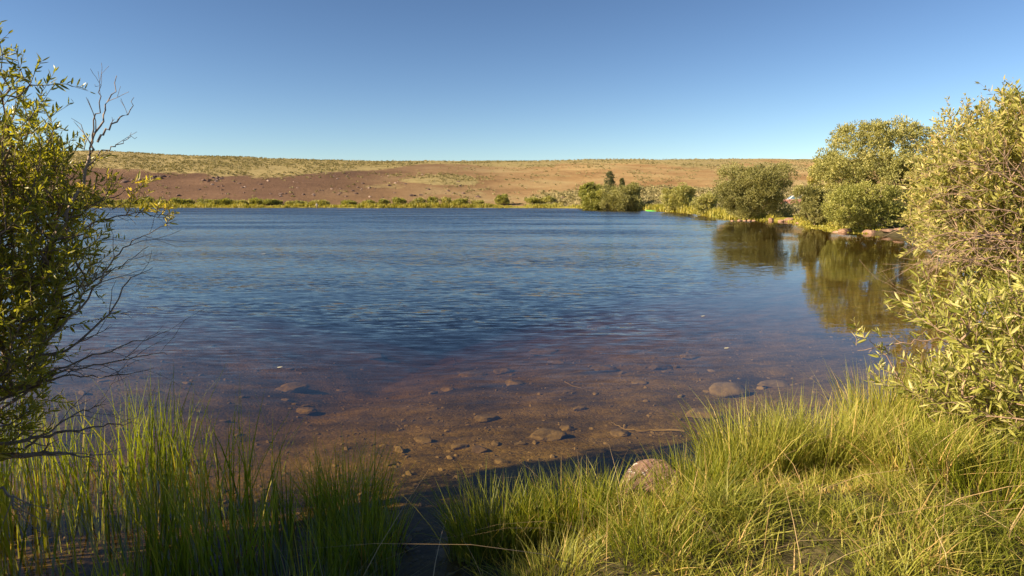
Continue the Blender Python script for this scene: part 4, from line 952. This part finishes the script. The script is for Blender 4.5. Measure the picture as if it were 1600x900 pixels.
# off-frame shrub on the near left bank whose shade falls over the foreground
lobS = [(-3.3, 1.5, .95, .65, .8, .85), (-3.25, 2.3, 1.05, .6, .8, .85), (-3.6, 3.05, 1.0, .6, .6, .8), (-3.95, 3.55, 1.0, .6, .5, .75), (-3.9, 2.2, 1.2, .7, 1.0, .9)]
near_shrub('willow_shrub', 'low willow shrub on the near bank just outside the left edge, shading the reeds', 'willow', [np.array([-3.5, 2.1, .3]), np.array([-3.6, 2.3, .3])], lobS, 2300, 51, M['willow_dark'], M['bark'], .095, .028, k=18, shoot=.3,
           edge=lambda px, py: (px < -110), step=.25, fine=False)

# ------------------------------------------------------------------ sticks, floating leaves
def stick(name, label, pts, r, cat, under=True, sd_=0):
    P_ = np.array([onbed(*p)+np.array([0, 0, r*1.2]) for p in pts]); m = len(P_); t = np.linspace(0, m-1, (m-1)*5+1)
    Q_ = np.stack([np.interp(t, np.arange(m), P_[:, i]) for i in range(3)], 1); g2 = np.random.default_rng(sd_); Q_[1:-1] += g2.normal(size=Q_[1:-1].shape)*r*.5
    V, F_ = tubes([(Q_, np.linspace(r, r*.4, len(Q_)))], 6); b = Q_[0].copy(); o = mesh_np(name, V-b, [F_], M['rock'], smooth=True); o.location = tuple(float(v) for v in b)
    return tag(o, label, cat)
stick('sunken_branch', 'long sunken branch lying on the lake bed behind the lichen boulder', [(1070, 676), (1040, 674), (1000, 676), (975, 672), (955, 662)], .013, 'branch', sd_=1)
stick('sunken_stick', 'thin curved stick on the lake bed in mid water', [(882, 597), (895, 604), (910, 608), (925, 606)], .007, 'stick', sd_=2)
stick('sunken_stick', 'short upright looking twig on the lake bed farther out left of centre', [(708, 560), (711, 567), (707, 573)], .007, 'stick', sd_=3)
lm = flat_mat('pale_leaf', (0.75, 0.70, 0.45), .5)
for (px, py, L_, lab) in [(432, 574, .075, 'pale floating leaf nearest the reeds'), (1131, 544, .075, 'pale yellow floating leaf on the water at right'), (1095, 494, .08, 'small pale floating leaf farther out at right'), (408, 397, .18, 'white speck of foam floating far out at left')]:
    p = atz(px, py, .006); V, Fc, A = leaves(np.zeros((1, 3)), np.array([[1., .1, .02]]), L_, L_*.45, np.random.default_rng(4), True)
    V[:, 2] = np.abs(V[:, 2])*.4; o = mesh_np('floating_leaf', V, Fc, lm); o.location = tuple(float(v) for v in p); tag(o, lab, 'leaf')

# ------------------------------------------------------------------ green kayak
def kayak():
    g_ = flat_mat('kayak_green', (0.22, 0.72, 0.08), .35); k_ = flat_mat('kayak_dark', (0.03, 0.035, 0.03), .6)
    Y = 127.5; X = (1020-800)/F*Y; z = tz(X, Y)+.12
    root = empty('kayak', (X, Y, z), R(-4), 'bright green kayak pulled up on the shore between two bushes', 'kayak')
    n, m = 25, 16; Vh = []
    for i in range(n):
        f = i/(n-1); x = (f-.5)*3.1; w_ = .40*max(1-abs(2*f-1)**2.3, 0)**.75+.01; hz = .19*max(1-abs(2*f-1)**3, 0)**.6+.02; zc = .20+.20*abs(2*f-1)**3
        for j in range(m):
            a = 2*PI*j/m; Vh.append((x, w_*math.cos(a), zc+hz*math.sin(a)*(1 if math.sin(a) < 0 else .55)))
    Fh = [(i*m+j, i*m+(j+1) % m, (i+1)*m+(j+1) % m, (i+1)*m+j) for i in range(n-1) for j in range(m)]
    mesh_np('hull', Vh, [Fh], g_, root, smooth=True)
    Vc = []; mm = 20
    for k, (s, zz) in enumerate([(1.0, .31), (1.0, .345), (.82, .345), (.8, .22)]):
        for j in range(mm): a = 2*PI*j/mm; Vc.append((.1+.42*s*math.cos(a), .25*s*math.sin(a), zz))
    Fc = [(k*mm+j, k*mm+(j+1) % mm, (k+1)*mm+(j+1) % mm, (k+1)*mm+j) for k in range(3) for j in range(mm)]
    ck = mesh_np('cockpit_rim', Vc, [Fc], k_, root, smooth=True)
    Vs = [(.42, -.17, .24), (.42, .17, .24), (.46, .17, .5), (.46, -.17, .5), (.50, -.17, .24), (.50, .17, .24), (.54, .17, .5), (.54, -.17, .5)]
    mesh_np('seat', Vs, [[(0, 1, 2, 3), (5, 4, 7, 6), (3, 2, 6, 7), (0, 4, 5, 1), (1, 5, 6, 2), (4, 0, 3, 7)]], k_, root)
    root.rotation_euler = (R(14), 0, R(-5))
kayak()
# ------------------------------------------------------------------ parked car
def car():
    paint = flat_mat('car_paint_faded_red', (0.50, 0.24, 0.20), .35); white = flat_mat('car_white', (0.8, 0.78, 0.75), .35); glass = flat_mat('car_glass', (0.10, 0.22, 0.32), .08, .8); tyre = flat_mat('tyre_rubber', (0.025, 0.025, 0.025), .8); rim = flat_mat('rim_metal', (0.6, 0.6, 0.6), .3, .5, .8)
    Y = 112.0; X = (1237-800)/F*Y; z = tz(X, Y)
    root = empty('parked_car', (X, Y, z+.02), R(-12), 'faded red and white car parked behind the bushes, partly hidden', 'car')
    def loft(name, prof_, wd, mat, inset=0.0):
        n = len(prof_); V = [(x, -wd/2, zz) for x, zz in prof_]+[(x, wd/2, zz) for x, zz in prof_]
        side = [list(range(n))[::-1], list(range(n, 2*n))]
        qs = [(i, (i+1) % n, (i+1) % n+n, i+n) for i in range(n)]
        me = bpy.data.meshes.new(name); me.from_pydata(V, [], qs+[tuple(s) for s in side]); me.update(); me.materials.append(mat)
        o = bpy.data.objects.new(name, me); COL.objects.link(o); o.parent = root
        bv = o.modifiers.new('bevel', 'BEVEL'); bv.width = .05; bv.segments = 3
        return o
    body = [(-2.2, .38), (-2.2, .78), (-2.1, .95), (-1.05, 1.08), (2.1, 1.10), (2.22, .95), (2.22, .38), (1.85, .34), (1.75, .62), (1.45, .74), (1.15, .62), (1.05, .34), (-1.0, .34), (-1.1, .62), (-1.4, .74), (-1.7, .62), (-1.8, .34)]
    loft('body', body, 1.8, paint)
    cab = [(-1.05, 1.06), (-.35, 1.62), (.1, 1.72), (1.75, 1.70), (2.1, 1.08)]
    cabin = loft('cabin', cab, 1.62, white)
    # panes stand a few mm proud of the cabin
    def quad(name, vs, mat, par=root):
        return mesh_np(name, vs, [[tuple(range(len(vs)))]], mat, par)
    e = .008
    def slab(name, pts, nrm, mat, t=.02):
        P0 = np.array(pts, float); nrm = np.array(nrm, float)/np.linalg.norm(nrm); A0 = P0+nrm*.004; B0 = P0+nrm*(.004+t); V = np.concatenate([A0, B0]); k = len(pts)
        me = bpy.data.meshes.new(name); me.from_pydata([tuple(v) for v in V], [], [tuple(range(k))[::-1], tuple(range(k, 2*k))]+[(i, (i+1) % k, (i+1) % k+k, i+k) for i in range(k)]); me.update(); me.materials.append(mat)
        o = bpy.data.objects.new(name, me); COL.objects.link(o); o.parent = root; return o
    slab('windshield', [(-.93, -.68, 1.16), (-.93, .68, 1.16), (-.42, .62, 1.565), (-.42, -.62, 1.565)], (-.62, 0, .78), glass)
    for sgn in (-1, 1):
        y0 = sgn*.81
        slab('side_window', [(-.75, y0, 1.15), (.35, y0, 1.15), (.35, y0, 1.6), (-.25, y0, 1.6)], (0, sgn, 0), glass)
        slab('side_window', [(.45, y0, 1.15), (1.35, y0, 1.15), (1.35, y0, 1.6), (.45, y0, 1.6)], (0, sgn, 0), glass)
        slab('headlight', [(-2.2, sgn*.55, .7), (-2.2, sgn*.82, .7), (-2.2, sgn*.82, .86), (-2.2, sgn*.55, .86)], (-1, 0, 0), white)
        for wx in (-1.4, 1.45):
            ang = np.arange(20)*2*PI/20
            V = [(wx+.36*math.cos(a), y0+dy, .36+.36*math.sin(a)) for dy in (-.1, .1) for a in ang]
            Fq = [(i, (i+1) % 20, (i+1) % 20+20, i+20) for i in range(20)]
            me = bpy.data.meshes.new('wheel'); me.from_pydata(V, [], Fq+[tuple(range(20))[::-1], tuple(range(20, 40))]); me.update(); me.materials.append(tyre)
            wo_ = bpy.data.objects.new('wheel', me); COL.objects.link(wo_); wo_.parent = root
            V = [(wx+.2*math.cos(a), y0+dy, .36+.2*math.sin(a)) for dy in (-.11, .11) for a in ang]
            me = bpy.data.meshes.new('rim'); me.from_pydata(V, [], Fq+[tuple(range(20))[::-1], tuple(range(20, 40))]); me.update(); me.materials.append(rim)
            ro = bpy.data.objects.new('rim', me); COL.objects.link(ro); ro.parent = wo_
    loft('bumper', [(-2.28, .42), (-2.28, .62), (-2.18, .64), (-2.18, .40)], 1.7, white)
car()
# ------------------------------------------------------------------ wading person on the far shore
def person():
    skin = flat_mat('skin', (0.50, 0.32, 0.23), .5); shirt = flat_mat('pale_shirt', (0.62, 0.58, 0.52), .8); trou = flat_mat('pale_trousers', (0.42, 0.34, 0.27), .8); hair = flat_mat('hair_brown', (0.08, 0.05, 0.03), .7)
    p = atz(495, 325.0); Z0 = -0.38
    root = empty('person', (p[0], p[1], Z0), R(200), 'person in pale clothes standing knee deep in the water at the far shore', 'person')
    J = {'pel': (0, 0, .95, .15, .11), 'wst': (0, 0, 1.10, .135, .10), 'chs': (0, 0, 1.32, .17, .115), 'nek': (0, 0, 1.50, .055, .055), 'hd0': (0, .015, 1.60, .075, .09), 'hd1': (0, .02, 1.70, .08, .095), 'hd2': (0, .01, 1.78, .055, .065)}
    names = list(J); V = [J[k][:3] for k in names]; Rd = [J[k][3:] for k in names]; E = [(i, i+1) for i in range(6)]
    def add(pt, r, par):
        V.append(pt); Rd.append((r, r)); E.append((par, len(V)-1)); return len(V)-1
    for s in (-1, 1):
        a = add((s*.10, 0, .88), .095, 0); b = add((s*.12, .02, .50), .06, a); c_ = add((s*.13, -.01, .12), .042, b); d = add((s*.13, -.02, .05), .045, c_); add((s*.15, .14, .03), .035, d)
        a = add((s*.19, 0, 1.42), .062, 2); b = add((s*.25, .0, 1.16), .045, a); c_ = add((s*.22, .20, 1.02), .034, b); h_ = add((s*.20, .27, 1.02), .036, c_)
        for q in range(4): f1 = add((s*(.20-.03+.02*q), .33, 1.02), .0095, h_); add((s*(.20-.03+.02*q), .36, .995), .008, f1)
        t1 = add((s*.165, .29, 1.04), .011, h_); add((s*.155, .32, 1.05), .009, t1)
    me = bpy.data.meshes.new('body'); me.from_pydata(V, E, []); o = bpy.data.objects.new('body', me); COL.objects.link(o); o.parent = root
    md = o.modifiers.new('skin', 'SKIN'); md.use_smooth_shade = True
    sv = me.skin_vertices[0].data
    for i, r in enumerate(Rd): sv[i].radius = r
    sv[0].use_root = True
    o.modifiers.new('sub', 'SUBSURF').render_levels = 1
    dg = bpy.context.evaluated_depsgraph_get(); dg.update(); m2 = bpy.data.meshes.new_from_object(o.evaluated_get(dg)); o.modifiers.clear(); o.data = m2; m2.name = 'body'
    for mm in (skin, shirt, trou, hair): m2.materials.append(mm)
    for pl in m2.polygons:
        c_ = pl.center
        pl.material_index = 2 if c_.z < .98 and abs(c_.x) < .18 and c_.y < .16 else (1 if 1.48 > c_.z and not (c_.y > .12) else (3 if c_.z > 1.72 or (c_.z > 1.6 and c_.y < -.02) else 0))
        pl.use_smooth = True
person()
